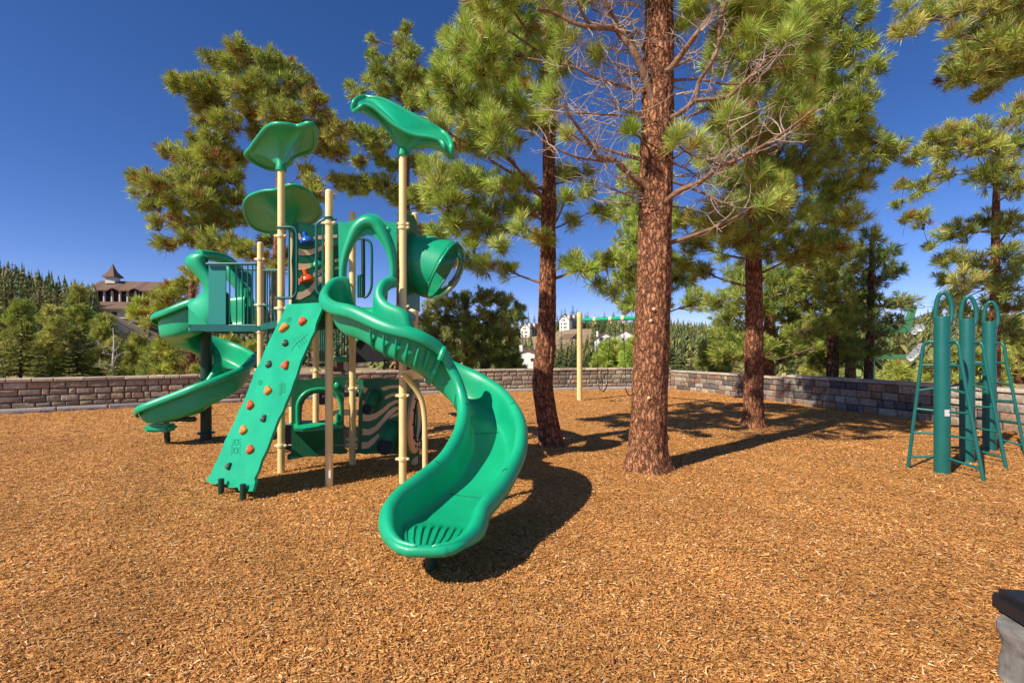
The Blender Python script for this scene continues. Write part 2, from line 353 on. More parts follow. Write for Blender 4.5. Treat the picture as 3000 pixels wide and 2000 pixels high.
        q = np.stack([c-d*L*j()-s*W*j(), c+d*L*j()-s*W*.6*j(), c+d*L*j()+s*W*.7*j(), c-d*L*j()+s*W*j(), c+u*th], 1)
        q[:, 4, 2] = np.maximum(q[:, 4, 2], c[:, 2]+.0015)
        AV.append(q.reshape(-1, 3)); col = pal[RNG.choice(8, n, p=pr)]*RNG.uniform(.8, 1.15, (n, 1))*(1+.14*np.sin(x*1.9+1.3*np.sin(y*1.1))*np.cos(y*1.5+x*.6)+.08*np.sin(x*5.1+y*3.7))[:, None]; AC.append(np.repeat(col, 5, 0))
    V = np.concatenate(AV); n = len(V)//5; b0 = (np.arange(n)*5)[:, None]
    Fc = np.concatenate([b0+np.array([[0, 1, 4]]), b0+np.array([[1, 2, 4]]), b0+np.array([[2, 3, 4]]), b0+np.array([[3, 0, 4]])])
    o = npmesh('loose_wood_chips', V, Fc, M['chip'], None, np.concatenate(AC))
    tagit(o, 'loose orange brown wood chips scattered over the whole playground floor', 'wood chips', kind='stuff')
mulch()
# ------------------------------------------------------------------ block walls
def wall(label, path, courses, cap, palette, slab=False, zj=0, lens=(.28, .44), group='block retaining walls round the playground'):
    pts = [Vector((p[0], p[1], 0)) for p in path]; acc = [0]
    for a, b in zip(pts, pts[1:]): acc.append(acc[-1]+(b-a).length)
    T = acc[-1]
    def at(s):
        s = max(0, min(T, s)); i = 0
        while i < len(acc)-2 and acc[i+1] < s: i += 1
        u = (s-acc[i])/(acc[i+1]-acc[i]); return pts[i].lerp(pts[i+1], u)
    base = pts[len(pts)//2]; t = thing('retaining_wall', base, label, 'wall', group)
    def block(mb, s0, s1, z0, z1, front, back, col, g=.009, bulge=.02):
        a = at(s0+g); b = at(s1-g); d = (b-a).normalized(); n = Vector((d.y, -d.x, 0)); z0 += g*.8; z1 -= g*.8
        vs = []
        for p, z in ((a, z0), (b, z0), (b, z1), (a, z1)): vs.append(p-n*back+Vector((0, 0, z)))
        for p, z in ((a, z0), (b, z0), (b, z1), (a, z1)): vs.append(p+n*front+Vector((0, 0, z)))
        i = min(.028, (z1-z0)*.2); ii = (a+d*i, b-d*i)
        for p, z in ((ii[0], z0+i), (ii[1], z0+i), (ii[1], z1-i), (ii[0], z1-i)): vs.append(p+n*(front+bulge*random.uniform(.5, 1.2))+Vector((0, 0, z)))
        vs.append(a.lerp(b, random.uniform(.3, .7))+n*(front+bulge*random.uniform(.9, 1.7))+Vector((0, 0, z0+(z1-z0)*random.uniform(.35, .65))))
        fs = [(3, 2, 1, 0), (0, 1, 5, 4), (1, 2, 6, 5), (2, 3, 7, 6), (3, 0, 4, 7), (4, 5, 9, 8), (5, 6, 10, 9), (6, 7, 11, 10), (7, 4, 8, 11), (8, 9, 12), (9, 10, 12), (10, 11, 12), (11, 8, 12)]
        mb.add(vs, fs, col)
    mb = MB(); z = .12 if slab else -.03
    for h in courses:
        s = -random.uniform(0, .2)
        while s < T:
            L = random.choice((lens[0]*.55, lens[0], lens[0]*1.1, lens[1], lens[1], lens[1]*.85)); k = random.uniform(.8, 1.2); c = random.choice(palette)
            if s+L > 0: block(mb, max(0, s), min(T, s+L), z, z+h, .0, .12, tuple(x*k for x in c), bulge=.022)
            s += L
        z += h
    core = MB()
    for k in range(int(T/.6)+1):
        a = at(k*.6); b = at(min(T, k*.6+.6)); 
        if (b-a).length < .02: continue
        d = (b-a).normalized(); n = Vector((d.y, -d.x, 0))
        vs = [p+q+Vector((0, 0, zz)) for zz in (-.1, z-.005) for (p, q) in ((a, n*-.015), (b, n*-.015), (b, n*-.33), (a, n*-.33))]
        core.add(vs, [(0, 1, 2, 3), (7, 6, 5, 4), (0, 4, 5, 1), (2, 6, 7, 3), (1, 5, 6, 2), (3, 7, 4, 0)], (.03, .025, .02))
    mb.add(core.v, core.f); mb.c += core.c
    mb.build('blocks', M['block'], t, 25)
    cp = MB(); s = 0
    while s < T:
        L = random.uniform(.35, .62); k = random.uniform(.85, 1.15); c = random.choice(palette[:3]); block(cp, s, min(T, s+L), z, z+cap, .035, .36, tuple(min(1, x*k*1.55) for x in c), bulge=.014); s += L
    cp.build('coping', M['coping'], t, 25)
    if slab:
        sl = MB(); s = 0
        while s < T:
            L = random.uniform(.9, 1.9); k = random.uniform(.85, 1.15); block(sl, s, min(T, s+L), -.05, .12, .05, .1, tuple(x*k for x in (.42, .38, .33)), bulge=.02); s += L
        sl.build('base_slab', M['coping'], t, 25)
PL = [(.34, .285, .205), (.27, .225, .165), (.40, .34, .25), (.37, .265, .17), (.21, .18, .14), (.33, .285, .215)]
PR = [(.44, .40, .36), (.38, .34, .31), (.48, .41, .34), (.42, .28, .20), (.17, .16, .17), (.22, .20, .20), (.36, .24, .18), (.50, .45, .38)]
PR = [(r_*.74, g_*.70, b_*.62) for r_, g_, b_ in PR]
wall('long curved wall of dark brown split blocks behind the slides and swings', WL, (.13, .175, .175, .175), .10, PL, True)
wall('low wall of mixed grey, tan and charcoal blocks curving behind the middle pines', WR, (.178,)*4, .09, PR, lens=(.26, .42))
wall('taller wall of mixed blocks under tree shade behind the green climbing poles', WR2, (.196,)*4, .095, PR, lens=(.28, .46))
# ------------------------------------------------------------------ firs and far wood
def fir_arrays(h, w, whorls, per, spray, tri_l, tri_w, seed, dead=.0):
    g = np.random.default_rng(seed); cs = []; ds = []; br = MB()
    bc = []
    for k in range(whorls):
        t = (k+.4*g.random())/whorls; z = h*(.06+.93*t**.92); rr = w*(1-t)**.95*(.6+.6*g.random())+.015
        for q in range(per if t < .8 else max(3, per//2)):
            a = g.uniform(0, 2*np.pi); L = rr*g.uniform(.65, 1.15); dr = -.22*L*g.uniform(.3, 1.3) if t < .75 else .3*L
            n = max(2, int(spray*L/w+1))
            u = (np.arange(n)+g.random(n))/n
            p = np.stack([np.cos(a)*L*u, np.sin(a)*L*u, z+dr*u*(1.3-.5*u)+.06*L*u], -1)
            for m_ in (-1, 1):
                sd = np.array([-np.sin(a)*m_, np.cos(a)*m_, 0]); f = np.array([np.cos(a), np.sin(a), 0])
                d = f*.6+sd*.8+g.normal(0, .25, (n, 3))+np.array([0, 0, -.12]); cs.append(p); ds.append(d)
            if g.random() < .35: br.tube([(0, 0, z-.02), (np.cos(a)*L*.8, np.sin(a)*L*.8, z+dr*.6)], [.012*h/6, .004], 3, cap=False)
    c = np.concatenate(cs); d = np.concatenate(ds); n = len(c); d /= np.linalg.norm(d, axis=1)[:, None]; tp_ = np.clip(1.12-c[:, 2:3]/h, .16, 1)
    Ls = tri_l*g.uniform(.6, 1.3, (n, 1))*tp_; tri_w = tri_w*(.4+.6*tp_); rv = g.normal(0, 1, (n, 3)); s = np.cross(d, rv); s /= np.linalg.norm(s, axis=1)[:, None]
    q = np.stack([c-s*tri_w*.6, c+d*Ls*.55-s*tri_w, c+d*Ls, c+d*Ls*.55+s*tri_w], 1)
    return q.reshape(-1, 3), n, br
def fir_colors(n, g, base, tips=(.36, .27, .09), pt=.12):
    b = np.array(base); c = b*g.uniform(.45, 1.5, (n, 1)); k = g.random(n) < pt; c[k] = np.array(tips)*g.uniform(.6, 1.1, (k.sum(), 1)); return np.repeat(c, 4, 0)
FIR = []
def make_fir(h, w, whorls, per, spray, tl, tw, seed, base, label, group, tips=(.30, .24, .08), pt=.14):
    V, n, br = fir_arrays(h, w, whorls, per, spray, tl, tw, seed); t = thing('fir_tree', (0, 0, 0), label, 'tree', group)
    tr = MB(); tr.tube([(0, 0, -1), (0, 0, h*.3), (.02*h, 0, h*.7), (0, 0, h*.97)], [h*.022, h*.016, h*.008, .01], 7); tr.add(br.v, br.f); tr.build('trunk', M['barkd'], t)
    npmesh('crown', V, np.arange(n*4).reshape(-1, 4), M['fir'], t, fir_colors(n, np.random.default_rng(seed+9), base, tips, pt))
    return t
def place(proto, x, y, z, sc, rz, label, group, used=set()):
    if proto.name not in used: used.add(proto.name); o = proto
    else:
        o = proto.copy(); COL.objects.link(o)
        for ch in list(proto.children): c = ch.copy(); COL.objects.link(c); c.parent = o
    o.location = (x, y, z); o.rotation_euler = (0, 0, rz); o.scale = (sc[0], sc[0], sc[1]); tagit(o, label, 'tree', group); return o
G1 = 'firs crowding the hillside on the left'; L1 = 'olive green fir among the crowd of firs behind the left wall below the lodge'
firs = [make_fir(7, (2.9, 2.4, 3.2, 2.6, 2.0, 3.0)[i], (17, 15, 19, 14, 20, 16)[i], 8, 26, .44, .07, 31+i, bc, L1, G1) for i, bc in enumerate([(.22, .23, .055), (.13, .16, .04), (.30, .24, .065), (.17, .20, .055), (.10, .13, .04), (.26, .26, .06)])]
def put_fir(px, ytop, Z, proto, wsc=1.0, label=L1, group=G1, H0=7.0):
    x = (px-CX)/F*Z; g = float(ground_h(x, Z)); H = EYE+(HY-ytop)/F*Z-g
    s = H/H0; return place(proto, x, Z, g, (s*wsc, s), random.uniform(0, 6.28), label, group)
ENV = ([-400, 0, 40, 100, 170, 240, 285, 300, 450, 520, 600], [700, 775, 775, 815, 838, 852, 905, 962, 965, 930, 960])
for (px, yt, Z, k) in [(36, 760, 52, 1), (74, 806, 60, 0), (121, 815, 62, 2), (150, 823, 66, 3), (171, 830, 70, 1), (203, 838, 64, 0), (236, 842, 40, 1), (262, 868, 58, 3), (283, 890, 66, 1), (319, 898, 70, 1), (310, 930, 34, 2), (12, 800, 40, 0), (100, 862, 36, 1), (180, 880, 34, 2), (60, 905, 28, 0), (270, 925, 32, 3)]:
    put_fir(px, yt, Z, firs[k], random.uniform(.85, 1.2))
random.seed(11)
for o_, l_ in zip([f for f in bpy.data.objects if f.name.startswith('fir_tree')][:0], []): pass
for i in range(64):
    px = random.uniform(-330, 640); f = random.random(); Z = 23+f*46; e = float(np.interp(px, *ENV)); yt = e+(1-f)**.8*(1045-e)*random.uniform(.55, 1.0)+random.uniform(0, 18)
    if 285 < px < 450: yt = max(yt, 965)
    put_fir(px, yt, Z, firs[i % 6], random.uniform(.9, 1.35))
for i in range(34):
    put_fir(random.uniform(330, 660), random.uniform(962, 1035), random.uniform(40, 120), firs[i % 6], random.uniform(.9, 1.3))
g_ = random.Random(77)
for i in range(46):
    b_ = g_.uniform(-.85, -.60); Z_ = g_.uniform(85, 165); x_ = b_*Z_; h_ = float(ground_h(x_, Z_)); H_ = g_.uniform(1.8, 5.0); yt_ = HY-(h_+H_-EYE)/Z_*F
    if yt_ < 942: continue
    place(firs[i % 6], x_, Z_, h_, (H_/7*1.3, H_/7), g_.uniform(0, 6), 'small fir dotted on the open tan slope below the lodge', 'small firs on the slope below the lodge')
# firs round the far houses
G2 = 'firs standing round the white houses'
firs2 = [make_fir(10, 2.3, 22, 9, 24, .55, .10, 51+i, bc, 'tall fir on the far slope near the white houses', G2, pt=.05) for i, bc in enumerate([(.10, .145, .055), (.13, .18, .06)])]
L2 = 'dark fir on the far slope round the white houses'
for (px, yt, Z) in [(1495, 935, 330), (1515, 925, 350), (1532, 900, 430), (1548, 905, 440), (1565, 915, 450), (1632, 915, 460), (1645, 902, 480), (1655, 898, 480), (1678, 888, 480), (1690, 900, 470), (1700, 905, 490), (1715, 912, 480), (1722, 908, 500), (1740, 930, 470), (1754, 920, 300), (1762, 935, 280), (1771, 908, 420), (1785, 925, 430), (1797, 906, 430), (1810, 930, 440), (1645, 968, 110), (1660, 985, 100), (1688, 970, 120), (1675, 1000, 90), (1704, 1000, 90), (1716, 1005, 85), (1600, 1000, 90), (1590, 985, 120), (1740, 985, 150), (1815, 960, 190), (1830, 975, 180), (1475, 950, 300), (1455, 940, 320)]:
    put_fir(px, yt, Z, firs2[random.random() < .5], random.uniform(.75, 1.15), L2, G2, 10)
G3 = 'small firs over the wall right of the thickest trunk'; L3 = 'small green fir over the wall between the thickest trunk and the third pine trunk'
for i in range(12):
    px = random.uniform(1975, 2210); put_fir(px, random.uniform(990, 1050), random.uniform(32, 70), (firs[:4]+firs2)[i % 6], random.uniform(1.0, 1.5), L3, G3, 7 if i % 6 < 4 else 10)
def far_wood():
    AV = []; AC = []; cnt = 0; g = np.random.default_rng(3)
    for (b0, b1, z0, z1, n, hh) in [(-1.5, -.84, 72, 260, 950, (5, 10)), (-.84, -.1, 140, 600, 900, (8, 14)), (-.1, .5, 130, 620, 2300, (7, 14)), (.5, 1.4, 90, 620, 1500, (6, 13))]:
        Z = g.uniform(z0, z1, n); b = g.uniform(b0, b1, n); X = b*Z; H = ground_h(X, Z)
        for x, y, h0 in zip(X, Z, H):
            if -.84 < x/y < -.70 and 140 < y < 200: continue
            if 0 < x/y < .25 and y < 440:
                px_ = CX+x/y*F; yt_ = HY-(h0+9-EYE)/y*F
                if y < 120 or (yt_ < 985 and (1515 < px_ < 1585 or 1622 < px_ < 1735)) or (yt_ < 1012 and 1735 < px_ < 1860 and y < 230): continue
                h0 = h0-2
            h = g.uniform(*hh)
            if -.86 < x/y < -.70 and HY-(h0+h-EYE)/y*F < 948: continue
            w = h*g.uniform(.17, .26); m = 46; t = (np.arange(m)+g.random(m))/m; a = g.uniform(0, 6.28, m); r = w*(1-t)**.9
            c = np.stack([x+np.cos(a)*r*.3, y+np.sin(a)*r*.3, h0+h*(.08+.9*t)], -1); tip = np.stack([x+np.cos(a)*r, y+np.sin(a)*r, h0+h*(.02+.9*t)-.02*h], -1)
            s = np.stack([-np.sin(a), np.cos(a), a*0], -1)*(w*.30)*(1.08-t)[:, None]; up = np.stack([t*0, t*0, h*.07*(1.05-t)], -1)
            AV.append(np.stack([c-s+up, tip-s*.5, tip+s*.5, c+s+up], 1).reshape(-1, 3))
            k = g.uniform(.6, 1.3)*np.array([(.20, .22, .065), (.30, .27, .08), (.14, .18, .065)])[g.integers(3)]; AC.append(np.repeat(k*g.uniform(.6, 1.4, (m, 1)), 4, 0)); cnt += m
    o = npmesh('far_forest', np.concatenate(AV), np.arange(cnt*4).reshape(-1, 4), M['fir'], None, np.concatenate(AC))
    tagit(o, 'distant conifer forest covering the hills behind everything', 'forest', kind='stuff')
far_wood()
# ------------------------------------------------------------------ far buildings
W_ = {'white': mat('white stucco', (.74, .70, .62), .85, .2, .2, 3, .04, .4), 'roof': mat('brown roof shingles', (.20, .125, .085), .9, .2, .3, 3, .15, 1.5), 'roofr': mat('red brown metal roof', (.20, .085, .075), .6, .3, 0, 5, .1, 1),
      'glass': mat('dark window glass', (.03, .035, .045), .15, .6), 'wood': mat('dark red brown timber siding', (.10, .03, .022), .8, .2, .2, 4, .15, 1), 'grey': mat('grey shingle siding', (.18, .17, .16), .85, .2, 0, 5, .15, 1), 'pink': mat('faded red balcony boards', (.55, .16, .12), .8, .2, 0, 5, .1, 1), 'tan': mat('tan foundation wall', (.55, .34, .23), .9, .2, 0, 3, .08, .5)}
def bpart(name, m, t, boxes, rot, bev=0):
    mb = MB(); Mz = Matrix.Rotation(rot, 3, 'Z'); o = ORG[0]
    for (c, s) in boxes: mb.box(o+Mz@Vector(c), s, Mz, bev)
    return mb.build(name, m, t)
def gable(name, label, px, py, Z, w, d, h, rh, rot, roof, wallm, wins, chim=None, side=None, found=5, group=None, cat='building'):
    """front (gable) face at local y=-d/2, width w; wins on the front: (x, z, w, h)"""
    t = thing(name, P(px, py, Z), label, cat, group); o = ORG[0]; Mz = Matrix.Rotation(rot, 3, 'Z')
    L = lambda x, y, z: o+Mz@Vector((x, y, z))
    mb = MB(); vs = [L(-w/2, -d/2, -found), L(w/2, -d/2, -found), L(w/2, -d/2, h), L(0, -d/2, h+rh), L(-w/2, -d/2, h)]
    mb.prism(vs, [], Mz@Vector((0, d, 0))); mb.build('wall', wallm, t)
    rf = MB(); ov = .06*w
    for s in (-1, 1):
        k = 1+ov/(w/2); a = [L(0, -d/2-ov, h+rh+.05), L(s*w/2*k, -d/2-ov, h-rh*(k-1)+.05), L(s*w/2*k, d/2+ov, h-rh*(k-1)+.05), L(0, d/2+ov, h+rh+.05)]
        rf.add(a+[p+Vector((0, 0, .35)) for p in a], [(0, 1, 2, 3), (7, 6, 5, 4), (0, 4, 5, 1), (1, 5, 6, 2), (2, 6, 7, 3), (3, 7, 4, 0)])
    r = rf.build('roof', roof, t)
    if chim:
        for c in chim: bpart('chimney', wallm, t, [((c[0], c[1], c[2]), (c[3], c[3], c[4]))], rot)
    for (x, z, ww, hh) in wins: bpart('window', W_['glass'], t, [((x, -d/2-.03, z), (ww, .2, hh))], rot)
    if side:
        for (nm, mm, bx) in side: bpart(nm, mm, t, bx, rot)
    return t
cw = [(x, z, .95, 1.3) for z in (1.9, 4.7, 7.5) for x in (-2.6, .2, 1.6)]+[(.2, 10.4, .9, 1.2), (-1.2, 10.4, .9, 1.2), (-.9, 12.9, .8, 1.1), (.5, 12.9, .8, 1.1)]
def condo(px, py, Z, label, n):
    bal = [((4.95, -4.0+k*3.6, z), (1.4, 2.9, .9)) for k in range(n) for z in (2.9, 5.8, 8.7)]
    gl = [((4.45, -4.0+k*3.6, z), (.5, 2.5, 1.8)) for k in range(n) for z in (1.6, 4.5, 7.4, 10)]
    gable('apartment_building', label, px, py, Z, 9.0, n*3.6+3, 10.6, 4.4, R(-36), W_['roof'], W_['white'], cw, [(3.6, -(n*3.6+3)/2+1.2, 12.3, 1.9, 4.5), (2.5, 1.0, 13.3, 1.8, 3.5)], [('balcony', W_['grey'], [b]) for b in bal]+[('balcony_door', W_['glass'], [b]) for b in gl], group='white gabled apartment buildings on the far slope')
condo(1556, 1001, 395, 'white apartment building with brown gable roof left of the leaning second trunk', 4)
condo(1672, 977, 395, 'larger white apartment building with dark balconies left of the swing post top', 5)
gable('house', 'small white house with red brown roof just left of the second trunk above the wall', 1562, 1084, 130, 6.0, 9, 4.2, .9, R(-22), W_['roofr'], W_['white'], [(-1.5, 2.9, .9, .7), (-1.5, 1.0, .9, .7), (1.4, 2.9, .9, .7)], [(-2.2, -3, 5.2, .9, 3)])
gable('house', 'cream chalet with wide low gable roof behind the swing chains', 1775, 1016, 190, 8.2, 10, 2.8, 2.5, R(-14), W_['roof'], W_['white'], [(-1.5, 3.0, 1.5, 1.3), (1.2, 3.0, 1.5, 1.1), (2.7, .9, 1.4, 1.1)], [(-3.4, 0, 4.6, 1, 3.2)],
      [('deck', W_['grey'], [((1.8, -6.4, -.9), (9.5, 2.6, .3))]+[((-2.6+k*.95, -7.5, -2.2), (.14, .14, 2.4)) for k in range(10)])])
gable('house', 'brown roofed low house half hidden by firs below the larger apartment building', 1672, 1012, 300, 9, 12, 4, 3, R(30), W_['roof'], W_['grey'], [(-2, 2, 1, 1), (1.5, 2, 1, 1)])
gable('house', 'pale house at the far right of the swing beam beside the thick trunk', 1838, 1010, 220, 8, 9, 4, 2.2, R(-25), W_['roof'], W_['white'], [(-1, 2.4, 1, 1.2), (1.5, 2.4, 1, 1.2)])
def banded():
    t = thing('apartment_building', P(1145, 1090, 150), 'long building with faded red balcony bands seen under the curved slide', 'building'); r = R(-12)
    bpart('wall', W_['brown'] if 'brown' in W_ else W_['wood'], t, [((0, 3, 3.5), (11, 8, 9))], r)
    for k in range(4): bpart('balcony', W_['pink'], t, [((0, -1.2, .9+k*2.0), (11.6, .3, .75))], r)
    bpart('roof', W_['roof'], t, [((0, 3, 8.3), (12, 9, .5))], r)
    for k in range(3): bpart('window', W_['glass'], t, [((-4+j*2, -1.05, 1.9+k*2), (1.3, .1, .9)) for j in range(5)], r)
banded()
def lodge():
    Z = 178; t = thing('lodge', P(375, 922, Z), 'large lodge with wavy brown roof, white columns and pointed turret on the left hill', 'building'); o = ORG[0]; r = R(8); Mz = Matrix.Rotation(r, 3, 'Z'); u = Z/F
    L = lambda x, y, z: o+Mz@Vector((x, y, z))
    bpart('wall', W_['wood'], t, [((0, 5, 3.5), (22, 9, 12))], r); bpart('terrace', W_['grey'], t, [((-6, -3, -1.6), (34, 7, 3))], r)
    for k in range(9): bpart('column', W_['white'], t, [((-10.4+k*2.6, -.1, 4.6), (.42, .8, 8.3))], r)
    for z in (1.1, 4.0):
        for k in range(8):
            if k not in (2, 5): bpart('balcony', W_['white'], t, [((-10.4+k*2.6+1.3, -.2, z+.2), (2.1, .3, .55))], r)
    for z in (2.4, 5.4): 
        for k in (0, 1, 3, 4, 6, 7): bpart('window', W_['glass'], t, [((-10.4+k*2.6+1.3, .45, z+.3), (1.3, .1, 1.5))], r)
    rf = MB(); n = 45; rows = []
    for j in range(3):
        row = []
        for i in range(n):
            x = -12+24*i/(n-1); wv = .9*max(0, math.cos((x+4.2)*2*math.pi/7.2))**1
            row.append(L(x, (-1.6, 4.5, 11)[j], (8.9+wv, 12.9, 8.8)[j]))
        rows.append(row)
    rf.grid(rows); rf.grid([[p+Vector((0, 0, -.4)) for p in q] for q in rows]); rf.grid([rows[0], [p+Vector((0, 0, -.4)) for p in rows[0]]]); rf.build('roof', W_['roof'], t)
    tu = MB(); tu.box(L(-7.2, 3.5, 13), (3.2, 3.2, 2.6), Mz); tu.build('turret', W_['white'], t)
    sp = MB(); sp.tube([L(-7.2, 3.5, 14.0), L(-7.2, 3.5, 14.5), L(-7.2, 3.5, 16.2), L(-7.2, 3.5, 19.2)], [3.4, 3.1, 1.4, .06], 4); sp.build('spire', W_['roof'], t)
    t2 = thing('lodge_annex', P(262, 925, Z-8), 'low brown roofed annex with white walls left of the lodge among firs', 'building'); o2 = ORG[0]
    bpart('wall', W_['white'], t2, [((0, 4, .8), (24, 8, 3.2))], r)
    m2 = MB(); q = [o2+Mz@Vector(v) for v in ((-13, -1.5, 2.6), (13, -1.5, 2.6), (13, 4, 5.4), (-13, 4, 5.4), (13, 9.5, 2.6), (-13, 9.5, 2.6))]
    m2.add(q+[p-Vector((0, 0, .4)) for p in q], [(0, 1, 2, 3), (3, 2, 4, 5), (9, 8, 7, 6), (11, 10, 8, 9), (0, 6, 7, 1)]); m2.build('roof', W_['roof'], t2)
    for k in range(6): bpart('window', W_['glass'], t2, [((-9+k*3.4, -.05, .9), (1.6, .2, 1.2))], r)
lodge()
# ------------------------------------------------------------------ pines
def needles(T, A, Lg, colr, N, wid, seed, spread=1.25):
    """T tuft centres, A axes, Lg needle length, colr per tuft"""
    g = np.random.default_rng(seed); n = len(T); A = A/np.linalg.norm(A, axis=1)[:, None]
    r = g.normal(0, 1, (n, 3)); s = np.cross(A, r); s /= np.linalg.norm(s, axis=1)[:, None]; u = np.cross(A, s)
    th = np.abs(g.normal(0, .50, (n, N)))*spread; th = np.clip(th+.12, 0, 1.9); ph = g.uniform(0, 2*np.pi, (n, N))
    d = A[:, None, :]*np.cos(th)[..., None]+(s[:, None, :]*np.cos(ph)[..., None]+u[:, None, :]*np.sin(ph)[..., None])*np.sin(th)[..., None]
    L = (Lg[:, None]*g.uniform(.7, 1.08, (n, N)))[..., None]
    b = T[:, None, :]-A[:, None, :]*(g.uniform(-.05, .30, (n, N))[..., None]*Lg[:, None, None])
    rv = g.normal(0, 1, (n, N, 3)); wv = np.cross(d, rv); wv /= np.linalg.norm(wv, axis=2)[..., None]
    W = np.broadcast_to(np.asarray(wid), (n,))[:, None, None]*g.uniform(.7, 1.3, (n, N, 1))
    mid = b+d*L*.55-np.array([0, 0, 1])*L*.02
    V = np.stack([b, mid-wv*W*.5, b+d*L-np.array([0, 0, 1])*L*.08, mid+wv*W*.5], 2).reshape(-1, 3)
    c = colr[:, None, :]*g.uniform(.6, 1.65, (n, N, 1)); k = g.random((n, N)) < .07; c[k] = np.array([.55, .33, .09])
    c = np.repeat(c.reshape(-1, 3), 4, 0)
    # needle bases are paler than tips
    return V, c
PAL = {'bright': [(.38, .50, .08), (.50, .61, .12), (.27, .38, .06), (.64, .64, .18)], 'olive': [(.30, .37, .06), (.40, .46, .09), (.20, .27, .05), (.52, .48, .12)],
       'deep': [(.19, .27, .055), (.27, .34, .07), (.13, .20, .045), (.40, .42, .10)], 'gold': [(.36, .42, .075), (.48, .52, .11), (.24, .31, .055), (.60, .54, .16)], 'pale': [(.24, .28, .09), (.18, .23, .06), (.30, .33, .11), (.15, .19, .05)]}
def bez(a, b, c, n): return [a*(1-u)**2+b*2*u*(1-u)+c*u*u for u in [i/(n-1) for i in range(n)]]
def trunk_mesh(pts, rad, n=56, step=.05, amp=.018, seed=0):
    A = np.array([(*p, r) for p, r in zip(pts, rad)]); 
    k = max(8, int((pts[-1]-pts[0]).length/step)); q = crom(A, k); mb = MB(); vs = []; fs = []
    for i in range(k):
        c = Vector(q[i][:3]); r = q[i][3]
        for j in range(n):
            a = 2*math.pi*j/n; d = Vector((math.cos(a), math.sin(a), 0))
            p = Vector((d.x*2.6, d.y*2.6, c.z*1.3+seed)); e = noise.fractal(p*1.6, .8, 2.1, 4); f = abs(noise.noise(Vector((d.x*5.5, d.y*5.5, c.z*2.0+seed))))
            flare = 1+.30*math.exp(-max(0, c.z)/.13)*(1+.35*math.sin(a*5+seed))
            vs.append(c+d*(r*flare+amp*(e*.9+min(f*3.2, 1)-.8)))
    for i in range(k-1):
        for j in range(n):
            j2 = (j+1) % n; fs.append((i*n+j, i*n+j2, (i+1)*n+j2, (i+1)*n+j))
    mb.add(vs, fs); return mb
